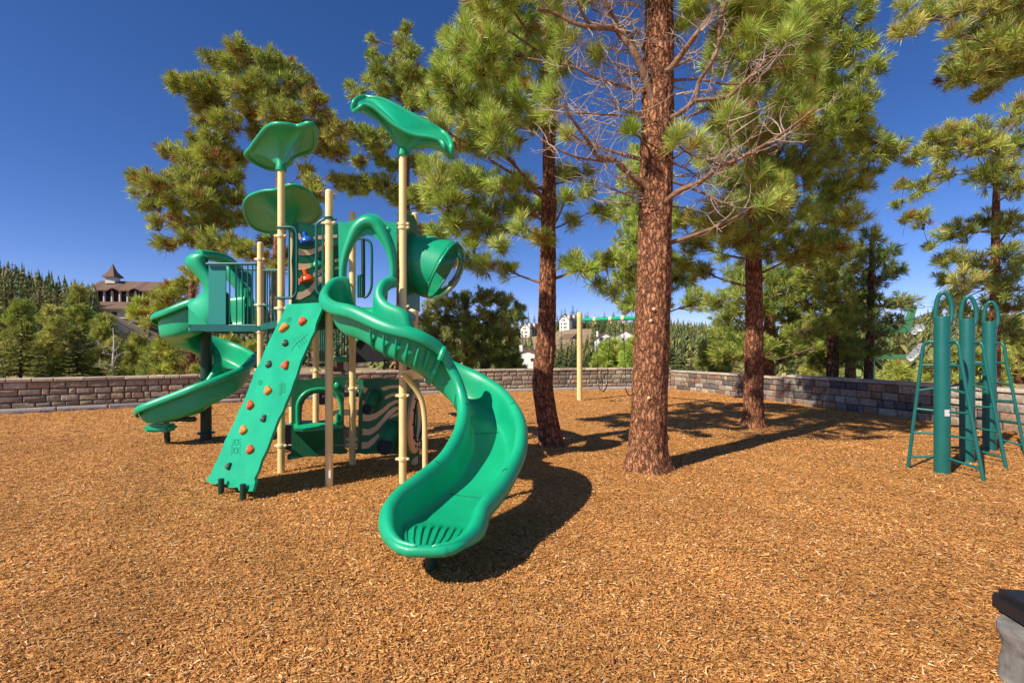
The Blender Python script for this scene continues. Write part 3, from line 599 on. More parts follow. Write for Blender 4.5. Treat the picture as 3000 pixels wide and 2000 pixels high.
class Pine:
    def __init__(s, label, base, Z, tr, blobs, o, sc, pal, dens=1.0, N=40, L=.2, wd=.006, bark='bark2', depth=1.0, group='pines', cones=0.0, up=.5, seed=1, rtaper=1.0, detail=False, twr=.006, attach=.35, rs=1.2, flat=.85, name='pine_tree'):
        """tr: trunk as photo pixels (x, y, width px) bottom to top; blobs: foliage pads (x, y, r) in crop coordinates"""
        g = random.Random(seed); cf = C4(o, sc); u = Z/F; s.Z = Z
        s.t = thing(name, base, label, 'tree', group)
        pts = [P(x, y, Z) for x, y, w_ in tr]; pts[0].z = min(pts[0].z, -.15); rad = [w_/2*u for x, y, w_ in tr]; s.pts = pts; s.rad = rad
        if detail: trunk_mesh(pts, rad, seed=seed).build('trunk', M[bark], s.t, 80, fix=False)
        else:
            q = crom([(*p, r) for p, r in zip(pts, rad)], 24); MB().tube([Vector(a[:3]) for a in q], [a[3] for a in q], 14).build('trunk', M[bark], s.t, 80)
        br = MB(); T = []; A = []; Cc = []; LL = []; done = []
        zs = [p.z for p in pts]
        def trunk_at(z):
            z = max(zs[0]+.3, min(zs[-1]-.02, z))
            for i in range(len(zs)-1):
                if zs[i] <= z <= zs[i+1]:
                    k = (z-zs[i])/max(1e-6, zs[i+1]-zs[i]); return pts[i].lerp(pts[i+1], k), rad[i]*(1-k)+rad[i+1]*k
            return pts[-1], rad[-1]
        s.trunk_at = trunk_at; pal_ = PAL[pal] if isinstance(pal, str) else pal
        for bi, bl in enumerate(sorted(blobs, key=lambda b: abs(b[0]-(pts[0].x/Z*F+CX-o[0])*sc))):
            px, py = cf(bl[0], bl[1]); rp = bl[2]/sc*u; zz = Z+(bl[3] if len(bl) > 3 else g.uniform(-1, 1)*depth)
            c = P(px, py, zz); hd = math.hypot(c.x-pts[0].x, c.y-pts[0].y)
            r = rp*rs
            a, ar = trunk_at(c.z-attach*hd-.1*g.random()); best = .62*(c-a).length; first = True
            for (pc_, phd, pr_) in done:
                dd_ = (c-pc_).length
                if phd < hd and dd_ < best: best = dd_; a = pc_; ar = pr_; first = False
            bdir = (c-a); 
            mid = a+bdir*.5+Vector((0, 0, -.10*hd*g.uniform(.2, 1.3)))+Vector((g.uniform(-1, 1), g.uniform(-1, 1), 0))*.08*hd
            B = bez(a, mid, c, 9); br_r = max(.008, min(ar*(.42 if first else .8), .012+.011*(c-a).length+(.006*hd if first else 0))); done.append((c, hd, br_r*.6)); br.tube(B, [br_r*(1-.75*i/8) for i in range(9)], 6, cap=False)
            n = max(7, int(dens*25*(r/(L*1.0))**1.7)); n = n if c.z < 8.2 or Z > 10 else int(n*.5)
            bo = (c-a).normalized(); pc = pal_[g.randrange(len(pal_))] if g.random() < .5 else pal_[0]
            for k in range(n):
                d = Vector((g.gauss(0, 1), g.gauss(0, 1), g.gauss(0, 1))).normalized()*(g.random()**.45)
                p = c+Vector((d.x*r, d.y*r*1.1, d.z*r*flat))
                ax = (d*.75+bo*.45+Vector((0, 0, up+.3))+Vector((g.gauss(0, .3), g.gauss(0, .3), g.gauss(0, .25)))).normalized()
                st = B[g.choice((5, 6, 7, 8))]; m2 = st.lerp(p, .55)+Vector((g.gauss(0, .1), g.gauss(0, .1), -.12+g.gauss(0, .08)))*r
                if k % 2 == 0 or n < 60: br.tube(bez(st, m2, p-ax*.3*L, 4), [twr*1.5, twr*1.2, twr, twr*.8], 3, cap=False)
                T.append(p-ax*.25*L); A.append(ax); LL.append(L*g.uniform(.8, 1.3))
                q = pal_[g.randrange(len(pal_))]; v = g.uniform(.75, 1.25)
                cc = tuple((.55*q[i]+.45*pc[i])*v for i in range(3))
                if g.random() < cones: cc = (.34*v, .17*v, .045*v)
                Cc.append(cc)
        s.br = br; s.T, s.A, s.C, s.LL, s.N, s.wd, s.seed, s.L = T, A, Cc, LL, int(N*1.35), wd, seed, L
    def finish(s, bm='branch'):
        if s.br.v: s.br.build('branches', M[bm], s.t, 80, fix=False)
        if s.T:
            V, c = needles(np.array([tuple(v) for v in s.T]), np.array([tuple(v) for v in s.A]), np.array(s.LL), np.array(s.C), s.N, s.wd, s.seed)
            npmesh('crown', V, np.arange(len(V)).reshape(-1, 4), M['needle'], s.t, c)
        return s.t
GP = 'tall pines inside and around the playground'
def B3(s): return [tuple(float(q) for q in b.split(',')) for b in s.split()]
# pine behind the play set, left
Pine('broad pine with brown tipped clumps standing behind the playset over the left wall', P(818, 1130, 17), 17, [(800, 1180, 44), (806, 1000, 40), (815, 800, 36), (822, 600, 28), (815, 400, 20), (780, 250, 12), (740, 150, 6)],
  B3('640,170,60 700,220,80 500,230,60 600,270,80 820,240,70 920,280,60 300,350,50 410,380,80 520,370,80 480,470,90 640,400,80 760,380,90 900,380,80 1000,370,70 1050,460,70 560,560,80 450,560,50 720,520,90 860,500,90 980,540,70 1130,570,70 1180,620,60 410,670,60 520,660,70 270,720,60 380,760,80 500,770,80 620,760,70 1100,680,80 1180,720,60 100,870,45 80,940,30 180,900,70 280,880,80 400,870,80 520,880,70 620,860,60 170,1010,50 290,990,80 420,980,80 540,990,80 630,970,60 200,1110,40 320,1100,70 450,1100,80 560,1090,70 640,1080,50 240,1220,50 360,1190,60 480,1200,60 600,1200,60 520,1270,40 680,1250,60 800,1200,50 760,1280,50 1040,900,50 1000,830,40 1080,960,50 1180,880,50 960,700,60 860,620,60 760,640,60 900,1290,50 850,1350,50 980,1330,40'),
  (350, 50), 1.844, [(.34, .41, .07), (.44, .50, .09), (.22, .29, .05), (.54, .48, .11)], rs=1.1, dens=.8, N=26, L=.30, wd=.021, depth=1.5, cones=.09, seed=4, up=.35, twr=.012, group=GP).finish()
Pine('slender pointed pine behind the tallest canopy leaf', P(1178, 1130, 20), 20, [(1180, 1150, 44), (1182, 800, 38), (1186, 500, 28), (1188, 250, 16), (1186, 90, 6)],
  B3('1545,50,28 1530,130,45 1570,190,45 1500,240,55 1450,300,60 1570,300,60 1640,330,50 1360,120,26 1370,200,36 1400,270,45 1350,330,36 1420,390,55 1520,390,70 1610,380,60 1245,370,30 1290,420,45 1600,450,60 1300,640,60 1380,660,65 1450,640,60 1255,605,36 1300,780,45 1400,760,55 1480,800,50 1250,900,60 1350,900,60 1440,900,60 1500,970,50 1600,650,60 1620,800,60 1600,950,60 1640,1020,50 1560,1100,50 1640,1180,60'),
  (350, 50), 1.844, [(.36, .45, .08), (.48, .56, .12), (.26, .34, .06)], rs=1.1, dens=.8, N=26, L=.33, wd=.024, depth=1.2, cones=.08, seed=5, twr=.014, group=GP).finish()
Pine('bushy young pine behind the top of the left spiral slide', P(565, 1130, 19), 19, [(560, 1180, 26), (560, 900, 20), (570, 780, 9)],
  B3('1400,370,40 1380,430,60 1320,480,65 1500,350,50 1600,330,60 1560,420,70 1450,480,80 1300,560,65 1180,520,45 1150,600,65 1250,620,65 1100,590,36 1220,690,45 1650,300,40 1550,260,36 1350,880,60 1420,960,60 1500,1050,60 1600,1000,70 1350,1080,60 1650,1080,50 1800,900,80 1900,850,80 2000,950,60 1850,1020,60 1950,1060,60 2050,1040,50 2080,880,50'),
  (0, 700), 2.851, [(.46, .52, .08), (.34, .40, .06), (.60, .60, .12)], dens=.6, N=26, L=.32, wd=.022, depth=1.0, cones=.12, seed=6, twr=.012, group=GP).finish()
Pine('dense dark pine over the wall between the slide and the leaning trunk', P(1367, 1150, 23), 23, [(1372, 1160, 34), (1370, 1000, 26), (1366, 920, 14), (1365, 880, 5)],
  B3('1150,450,80 1300,420,90 1450,400,90 1600,380,90 1750,400,90 1850,400,60 1930,470,60 1100,580,80 1250,560,90 1400,560,100 1550,560,100 1700,560,100 1850,560,90 1960,560,45 1150,700,80 1350,700,90 1500,700,100 1650,720,100 1800,700,90 1900,700,50 1250,830,80 1400,850,90 1550,860,90 1700,850,90 1850,820,70 1500,960,80 1650,970,80 1800,950,80 1900,920,50 1380,960,60 1100,820,60'),
  (900, 750), 3.136, [(.24, .31, .055), (.34, .40, .08), (.16, .22, .045), (.44, .44, .11)], dens=.6, N=28, L=.34, wd=.026, depth=1.6, cones=.04, seed=7, bark='barkd', twr=.014, group=GP).finish()
# T2 leaning
T2 = Pine('second pine with slightly bent reddish trunk between slide and thickest trunk', P(1616, 1305, 8.1), 8.1, [(1617, 1312, 62), (1608, 1250, 62), (1592, 1150, 60), (1591, 1085, 58), (1600, 980, 54), (1604, 850, 48), (1606, 700, 44), (1609, 500, 38), (1607, 250, 32), (1606, 60, 26), (1604, -300, 10)],
  B3('330,30,60 400,80,75 540,50,90 460,160,85 340,120,70 200,180,45 270,200,75 620,130,80 720,160,60 380,250,85 250,290,80 165,290,36 520,280,80 620,270,60 760,190,50 130,400,40 200,410,75 320,380,85 450,390,85 570,400,60 750,330,50 690,400,50 100,500,36 180,520,80 300,510,85 420,520,80 560,510,80 700,480,60 150,640,60 280,640,75 400,620,75 520,620,55 640,600,70 700,640,50 90,830,50 200,750,60 320,740,55 440,720,65 540,730,50 130,900,60 240,900,75 360,920,80 480,930,75 570,940,50 110,990,55 200,1020,65 300,1060,75 430,1060,75 550,1050,55 640,1060,70 720,1060,50 230,1130,65 350,1160,70 460,1160,50 570,1150,40 680,1210,50 150,1180,50 320,1240,50 450,1250,40 280,1330,55 380,1350,60 480,1370,50 200,1290,50 870,890,50 900,960,36 950,1060,30 1010,1090,30 830,1130,35 860,1340,50 1000,1330,50 1050,1290,36 930,1370,40 820,1330,36 1040,1490,30 980,1450,26 780,880,40 800,1000,30 700,-80,110 450,-100,110 900,-60,80 600,-250,110 800,-260,90 700,-400,80 400,-260,90'),
  (1200, 0), 1.743, 'bright', rs=1.3, dens=.62, N=46, L=.21, wd=.0085, depth=1.3, seed=8, detail=True, bark='bark2', up=.45, flat=.8, cones=.03, group=GP)
T2.finish('limb')
def dead_twigs(mb, a, d, L, r, lv, g):
    n = 6; p = a.copy(); pts = [p.copy()]; dd = d.normalized(); crv = Vector((g.gauss(0, .17), g.gauss(0, .17), g.uniform(-.04, .24)))
    for i in range(n):
        dd = (dd+crv+Vector((g.gauss(0, .10), g.gauss(0, .10), g.gauss(0, .10)))).normalized(); p = p+dd*L/n; pts.append(p.copy())
    mb.tube(pts, [r*(1-.8*i/n) for i in range(n+1)], 5 if lv == 0 else 4, cap=False)
    if lv < 2:
        for k in range(g.randint(3, 5) if lv == 0 else g.randint(1, 3)):
            i = g.randint(1, n-1); sd = Vector((g.gauss(0, 1), g.gauss(0, 1), g.gauss(0, .8))).normalized()
            dead_twigs(mb, pts[i], (dd*.5+sd*.8), L*g.uniform(.3, .6), r*.55, lv+1, g)
    return pts
# T1 the thick one
T1 = Pine('thickest pine in front with heavy straight rust brown trunk and bare lower limbs', P(1895, 1370, 6.57), 6.57, [(1898, 1378, 120), (1898, 1300, 108), (1902, 1180, 102), (1910, 1000, 100), (1915, 850, 97), (1918, 700, 95), (1923, 500, 93), (1927, 300, 88), (1930, 100, 82), (1934, -150, 72), (1940, -600, 50), (1944, -1000, 22)],
  B3('740,40,50 960,90,75 900,150,50 1180,180,75 1250,80,85 1400,60,90 1550,60,90 1700,80,100 1480,180,90 1620,200,90 1750,250,80 1350,200,55 1550,290,70 1340,600,45 1580,450,55 1550,640,65 1700,520,60 1700,640,55 1780,430,50 1075,690,48 1200,730,60 855,895,52 975,935,42 1110,815,34 1400,1150,65 1550,1170,65 1480,1260,75 1400,1330,60 1560,1300,55 1700,760,50 100,430,50 30,600,45 140,880,30 330,350,36 60,80,60 140,230,50 20,760,40 1300,-60,120 1550,-80,130 1750,-60,120 1000,-60,90 250,-40,80 560,830,26 730,-200,170 1100,-260,190 1450,-300,200 350,-260,170 50,-250,150 700,-520,220 1100,-600,220 1450,-650,190 300,-600,200 700,-900,220 1050,-1000,200 400,-1000,190 740,-1300,200 950,-1500,160 600,-1500,160 740,-1800,170 760,-2100,130 500,-450,300 1000,-700,330 350,-900,320 1150,-1000,330 740,-1150,340 450,-1350,310 1050,-1400,310 760,-1650,300 300,-1150,280 1250,-750,280 1750,-300,150 1700,-600,130'),
  (1600, 0), 2.24, 'bright', dens=.62, N=64, L=.225, wd=.0065, depth=.5, seed=9, detail=True, bark='bark', up=.5, flat=.8, cones=.02, group=GP)
def T1_branches():
    cf = C4((1600, 0), 2.24); g = random.Random(21); mb = T1.br; dm = MB()
    def br(pts, r0, r1, z0, z1, tw=3, m=None):
        q = []
        for i, (x, y) in enumerate(pts):
            u = i/(len(pts)-1); X, Y = cf(x, y); q.append(P(X, Y, z0+(z1-z0)*u+.05*math.sin(i*2.1)))
        sp = spl(q, len(pts)*5); k = len(sp); (m or mb).tube(sp, [(r0+(r1-r0)*i/(k-1))*.78*(1+.1*math.sin(i*1.7)) for i in range(k)], 9, cap=True)
        for j in range(tw*len(pts)):
            i = g.randint(k//6, k-2); d = (sp[i+1]-sp[i]).normalized(); dd = d*.4+Vector((g.gauss(0, .7), g.gauss(0, .7), g.gauss(0.1, .7)))
            dead_twigs(dm, sp[i], dd, g.uniform(.25, .6), .0085, 1 if g.random() < .6 else 0, g)
    br([(740, 760), (690, 620), (600, 380), (520, 260), (450, 190), (300, 180), (180, 150), (60, 90), (-60, 60)], .075, .022, 6.45, 6.1)
    br([(465, 200), (440, 110), (400, 30), (360, -60)], .04, .02, 6.3, 6.2, 2)
    br([(300, 185), (240, 90), (200, 0), (180, -60)], .03, .015, 6.2, 6.0, 2)
    br([(700, 1250), (560, 1150), (440, 1050), (340, 1030), (270, 920), (170, 780), (110, 680)], .06, .014, 6.45, 5.9)
    br([(440, 1050), (330, 1050), (200, 1030), (80, 980), (-40, 920)], .03, .010, 6.2, 5.9)
    br([(770, 1330), (880, 1250), (1000, 1200), (1130, 1100), (1230, 1060), (1400, 970), (1530, 890), (1600, 840), (1760, 720)], .052, .012, 6.4, 5.8, 3)
    br([(780, 850), (800, 790), (880, 740), (980, 650), (1000, 540), (1080, 420), (1130, 300), (1140, 150), (1190, 0)], .05, .02, 6.45, 6.1, 2)
    br([(980, 660), (1180, 640), (1290, 550), (1400, 440), (1470, 380), (1640, 360)], .034, .014, 6.25, 6.0, 2)
    br([(790, 480), (880, 370), (960, 260), (1080, 100), (1130, 20)], .055, .03, 6.4, 6.1, 2)
    br([(830, 530), (1000, 520), (1150, 550), (1300, 550), (1450, 540)], .026, .010, 6.5, 6.2, 2)
    br([(830, 1070), (920, 1110), (1010, 1170)], .018, .008, 6.5, 6.3, 2)
    br([(830, 1190), (960, 1240), (1080, 1290), (1240, 1360), (1340, 1365)], .024, .009, 6.45, 6.1, 3)
    br([(830, 1355), (950, 1370), (1080, 1405)], .014, .004, 6.5, 6.3, 1)
    br([(650, 600), (480, 560), (320, 510), (200, 450), (100, 420)], .028, .012, 6.5, 6.2, 3)
    br([(650, 780), (500, 760), (350, 750), (180, 740), (30, 730)], .022, .009, 6.5, 6.1, 3)
    br([(650, 330), (540, 220), (440, 130), (300, 60)], .03, .012, 6.6, 6.6, 3)
    br([(1230, 1060), (1210, 950), (1190, 850), (1210, 760)], .02, .008, 6.1, 6.0, 2)
    br([(870, 960), (960, 1020), (1060, 1045), (1190, 1040)], .015, .007, 6.3, 6.1, 2)
    for i in range(44):
        side = -1 if g.random() < .75 else 1; y = g.uniform(-60, 1400)
        X, Y = cf(720+side*95, y); a = P(X, Y, 6.5); dead_twigs(dm, a, Vector((side, g.uniform(-.8, .5), g.uniform(-.3, .25))), g.uniform(.5, 1.15), .013, 0, g)
    dm.build('dead_twigs', M['dead'], T1.t, 80, fix=False)
    kn = MB()
    for (x, y) in ((1907, 939), (1916, 905), (1901, 1165)):
        kn.ball(P(x, y, 6.57-.235), .022, sq=(1, .5, 1))
    kn.build('pruned_knots', M['tan'], T1.t)
T1_branches(); T1.finish('limb')
# T3
T3 = Pine('third pine with dark reddish trunk standing nearest the right wall', P(2205, 1248, 10.2), 10.2, [(2205, 1256, 62), (2207, 1200, 54), (2209, 1050, 49), (2210, 900, 46), (2208, 750, 42), (2205, 500, 34), (2200, 250, 26), (2195, 0, 18), (2190, -300, 6)],
  B3('1750,30,60 1850,40,60 1940,20,50 1780,110,60 1860,120,60 1950,110,40 2000,150,36 1900,200,60 1980,220,36 1830,240,60 1760,300,60 1880,290,60 1950,270,40 1980,310,40 2035,335,32 2005,370,32 1930,360,60 1840,380,60 1760,400,60 1900,440,55 1960,425,42 1680,420,55 1640,360,45 1720,480,55 1800,480,60 1880,510,55 1950,500,36 1640,500,45 1600,560,36 1690,550,55 1770,560,55 1850,570,46 1610,620,30 1900,560,40 1700,20,60 1680,120,60 1720,200,60 1690,300,60 1560,500,36 1560,600,26 1820,160,60'),
  (0, 0), .784, [(.34, .44, .07), (.46, .56, .10), (.22, .31, .055), (.56, .58, .14)], rs=1.1, dens=.62, N=38, L=.23, wd=.012, depth=1.6, seed=10, detail=True, bark='bark2', cones=.03, group=GP)
T3.finish()
Pine('light green pine glimpsed behind the thickest trunk against the blue sky', P(1885, 1140, 20), 20, [(1890, 1150, 36), (1888, 800, 28), (1880, 450, 8)],
  B3('1450,400,36 1435,470,38 1470,500,40 1460,550,40 1435,600,36 1470,640,40 1465,360,26 1445,690,30 1500,420,40 1510,520,40 1515,600,40 1560,640,36 1600,690,30 1500,700,36 1430,650,20'), (0, 0), .784, 'bright', dens=.6, N=26, L=.36, wd=.026, depth=1.2, seed=11, twr=.014, group=GP).finish()
Pine('bright green pine behind the wall between the third trunk and its right neighbour', P(2255, 1140, 16.5), 16.5, [(2252, 1165, 34), (2250, 1050, 32), (2256, 900, 26), (2262, 780, 12)],
  B3('1700,680,40 1660,720,32 1680,760,38 1740,720,40 1790,680,40 1820,730,40 1780,780,35 1700,800,32 1800,820,32 1640,690,22 1760,640,40 1820,640,40 1700,630,36 1850,660,40 1740,800,35 1860,800,30 1660,810,28'), (0, 0), .784, [(.28, .37, .06), (.38, .47, .09), (.19, .27, .05), (.50, .52, .14)], dens=.6, N=26, L=.28, wd=.018, depth=1.3, seed=12, twr=.012, group=GP).finish()
Pine('shady green pine over the wall just right of the bright one', P(2437, 1140, 15.5), 15.5, [(2437, 1165, 32), (2440, 1000, 30), (2436, 800, 20), (2430, 650, 8)],
  B3('1880,640,42 1920,680,40 1850,700,38 1900,740,40 1860,770,38 1930,790,32 1890,830,30 1920,600,40 1870,590,40 1840,760,30 1950,720,30 1960,820,26'), (0, 0), .784, 'olive', dens=.5, N=26, L=.27, wd=.018, depth=1.2, seed=13, bark='barkd', twr=.012, group=GP).finish()
Pine('thin pine with rusty lower trunk between two darker pines over the wall', P(2490, 1140, 18), 18, [(2490, 1165, 28), (2492, 1000, 26), (2488, 850, 18), (2485, 700, 7)],
  B3('1950,640,32 1930,700,30 1970,740,30 1945,790,28 1990,800,24 1915,750,26 1980,690,28'), (0, 0), .784, 'olive', dens=.45, N=24, L=.3, wd=.02, depth=1.0, seed=14, twr=.012, group=GP).finish()
Pine('dark thin trunked pine left of the green lift tower with wide bare branches', P(2545, 1140, 15), 15, [(2541, 1165, 26), (2548, 1000, 22), (2552, 850, 17), (2554, 700, 9), (2556, 670, 4)],
  B3('2005,545,26 1985,580,32 2030,590,30 1960,620,32 2010,640,32 2055,620,22 2080,690,22 1975,680,32 2030,700,28 2050,735,20 2020,760,24 1985,740,26 2015,800,22 1960,800,24'), (0, 0), .784, 'deep', dens=.45, N=30, L=.27, wd=.015, depth=1.2, seed=15, bark='barkd', twr=.013, attach=.05, up=.25, group=GP).finish()
# right edge
Pine('tall pine at the right edge behind the climbing poles', P(2914, 1200, 13), 13, [(2914, 1230, 30), (2914, 1000, 26), (2916, 800, 22), (2918, 600, 18), (2922, 480, 11), (2925, 400, 4)],
  B3('1010,540,50 980,620,50 600,700,55 700,680,65 790,660,55 490,790,45 560,760,55 650,780,65 820,720,70 900,760,75 1000,730,70 430,950,36 510,960,45 620,880,55 850,900,75 950,850,75 1020,950,60 400,1040,20 520,1110,50 450,1110,24 650,1190,50 740,1170,60 850,1120,65 950,1150,65 560,1250,24 620,1330,45 700,1300,45 800,1350,65 960,1270,65 1000,1360,60 640,1420,45 740,1420,55 860,1430,60 980,1450,60 700,1500,45 900,1520,60 1020,1560,60 640,1560,45 760,1580,50 860,1640,60 980,1680,60'),
  (2400, 0), 1.7417, 'gold', dens=.5, N=32, L=.25, wd=.0135, depth=1.3, seed=16, twr=.010, attach=.12, cones=.05, group=GP).finish()
TR = Pine('pine leaning its high boughs in from beyond the right edge', (11.2, 9.0, 0), 9.0, [(3260, 1290, 90), (3260, 800, 76), (3255, 300, 64), (3250, -200, 44), (3250, -500, 16)],
  B3('430,40,45 440,150,50 400,160,30 540,80,55 640,60,55 700,150,36 740,40,75 860,40,75 960,80,85 820,160,75 720,290,75 800,260,75 900,220,85 1000,250,85 680,380,60 760,370,65 860,340,75 960,350,65 820,490,34 880,450,34 1020,150,80 1060,300,80 1000,-40,90 800,-60,80 600,-40,60'),
  (2400, 0), 1.7417, 'gold', dens=.6, N=46, L=.2, wd=.009, depth=.8, seed=17, attach=.1, cones=.05, group=GP); TR.finish()
for i, (px, top, Z, wd_) in enumerate([(2630, 1062, 24, .8), (2735, 1045, 27, .9), (2815, 1000, 22, 1), (2985, 940, 24, 1.2), (2400, 1040, 26, 1.1), (1500, 1040, 26, 1.0), (1790, 1000, 25, 1.2), (1870, 985, 23, 1.1), (2090, 985, 24, .8), (2880, 1030, 19, 1)]):
    gg = random.Random(40+i); bl = []
    for k in range(13):
        yy = top+12+(1140-top)*k/13; ww = 16+46*wd_*(k/13)**.7
        bl += [(px+gg.uniform(-1, 1)*ww, yy, gg.uniform(15, 24)*wd_)]*1+[(px+gg.choice((-1, 1))*ww*gg.uniform(.6, 1.1), yy+6, gg.uniform(15, 22)*wd_)]
    lab = ['short yellow green pine over the right wall left of the nearest climbing pole', 'yellow green pine directly behind the lift tower arm', 'low pine seen between the climbing poles over the wall', 'pine behind the farthest climbing pole at the right edge', 'low green pine in the shade behind the step in the right wall',
           'small pine over the wall left of the bent trunk', 'bright green pine behind the swing chains', 'bright pine beside the thickest trunk behind the hidden swing', 'small single pine in the gap right of the thickest trunk', 'low golden pine behind the middle climbing pole'][i]
    Pine(lab, P(px, 1140, Z), Z, [(px, 1170, 22), (px, 1060, 16), (px+3, top, 4)], bl, (0, 0), 1.0, ['gold', 'gold', 'gold', 'gold', 'olive', 'olive', 'bright', 'bright', 'olive', 'gold'][i], dens=.7, N=24, L=.3, wd=.024, depth=.8, seed=60+i, twr=.012, group='low young pines growing outside the walls').finish()
for i, (px, top, Z, wd_, lab) in enumerate([(60, 885, 31, 1.5, 'olive pine at the far left just over the wall'), (150, 900, 29, 1.3, 'pale olive pine among the firs over the left end of the wall'), (233, 842, 36, 1.2, 'tallest pine left of the lodge with a dark bare lower trunk'), (305, 925, 30, 1.3, 'rounded pine with tan top in front of the lodge terrace'), (405, 985, 27, 1.2, 'low bushy pine left of the spiral slide exit'), (455, 1010, 24, 1.0, 'low pine touching the outline of the spiral slide')]):
    gg = random.Random(140+i); bl = []
    for k in range(15):
        yy = top+8+(1120-top)*k/15; ww = (8+30*wd_*(k/15)**.8)
        bl += [(px+gg.uniform(-1, 1)*ww, yy, gg.uniform(11, 17)*wd_), (px+gg.choice((-1, 1))*ww*gg.uniform(.7, 1.2), yy+4, gg.uniform(9, 15)*wd_)]
    Pine(lab, P(px, 1130, Z), Z, [(px, 1160, 15), (px, 1040, 11), (px+2, top, 3)], bl, (0, 0), 1.0, ['olive', 'gold', 'olive', 'gold', 'olive', 'olive'][i], dens=.8, N=18, L=.30, wd=.030, depth=.8, seed=160+i, twr=.014, group='pines among the firs over the left wall').finish()
# bare snag on the left
def snag():
    t = thing('dead_tree', P(332, 1150, 26), 'bleached bare dead tree among the firs behind the left wall', 'tree'); g = random.Random(5); mb = MB()
    mb.tube([P(333, 1180, 26), P(331, 1060, 26), P(334, 1000, 26), P(331, 960, 26)], [.07, .055, .035, .012], 8); mb.build('trunk', M['snag'], t)
    tw = MB()
    for (x0, y0, dx, dz) in [(332, 1072, -1, .35), (332, 1080, 1, .3), (333, 1050, 1, .3), (332, 1040, -1, .2), (333, 1085, -1, .05), (333, 1030, 1, .5), (332, 1022, -1, .7), (334, 1060, .8, .6)]:
        dead_twigs(tw, P(x0, y0, 26), Vector((dx, g.uniform(-.8, 0), dz)), g.uniform(.6, 1.0), .018, 0, g)
    tw.build('branches', M['snag'], t)
snag()
# ------------------------------------------------------------------ play structure
PS = thing('play_structure', (-2.4, 6.6, 0), 'big green playground structure with two curved slides, leaf canopies and cream posts', 'play structure')
def V3(x, y, z=0): return Vector((x, y, z))
PO = {'A': (-3.02, 6.33, 4.0), 'B': (-2.17, 5.74, 3.5), 'D': (-1.31, 5.8, 3.98), 'E': (-1.36, 6.77, 3.52), 'C': (-2.22, 6.73, 3.52), 'G': (-2.96, 7.3, 3.1), 'F': (-3.85, 7.4, 3.25), 'J': (-3.87, 8.5, 3.7)}
CL = {'A': [903, 1304], 'B': [654, 900], 'D': [657, 668, 898, 1158, 1343], 'E': [910], 'C': [660, 1137, 1285, 1302], 'F': [760, 893, 972, 1082], 'G': [1061, 1085]}
for k, (x, y, h) in PO.items():
    r = .0445; pr = [(r, -.1), (r, h-.03), (r*.93, h-.012), (r*.75, h-.003), (.001, h)]
    p = MB().lathe((x, y, 0), pr, 28).build('post', M['cream'], PS, 50)
    for yy in CL.get(k, []) + ([692] if k == 'A' else []):
        z = EYE-(yy-HY)/F*y; c = MB()
        c.lathe((x, y, z), [(r, -.02), (r+.012, -.017), (r+.014, 0), (r+.012, .017), (r, .02)], 20)
        c.box((x-.062, y-.02, z), (.045, .03, .034), None, .008); c.box((x+.062, y-.02, z), (.045, .03, .034), None, .008)
        c.ball((x+.07, y-.04, z), .008, 8, 5); c.build('clamp', M['clamp'], p)
# small white stickers low on posts
for k, z in (('B', .14), ('E', .18)):
    x, y, h = PO[k]; MB().box((x+.02, y-.0445, z), (.03, .006, .09)).build('sticker', M['white'], PS)
# decks
def deck(keys, H, nm='deck'):
    pts = [V3(*(PO[k][:2] if isinstance(k, str) else k), H) for k in keys]
    d = MB().prism(pts, [], V3(0, 0, -.045)).build(nm, M['pole'], PS)
    e = MB(); n = len(pts)
    for i in range(n):
        a, b = pts[i], pts[(i+1) % n]; u = (b-a).normalized(); L = (b-a).length
        e.box((a+b)/2-V3(0, 0, .055), (L-.09, .03, .10), Matrix.Rotation(math.atan2(u.y, u.x), 3, 'Z'), .006)
    e.build('deck_edge', M['teal'], d)
deck(['A', 'B', 'D', 'E', 'C'], 2.11); deck(['F', 'A', 'C', 'G'], 2.0)
deck([(-4.95, 7.4), 'F', 'J', (-4.95, 8.5)], 1.99)
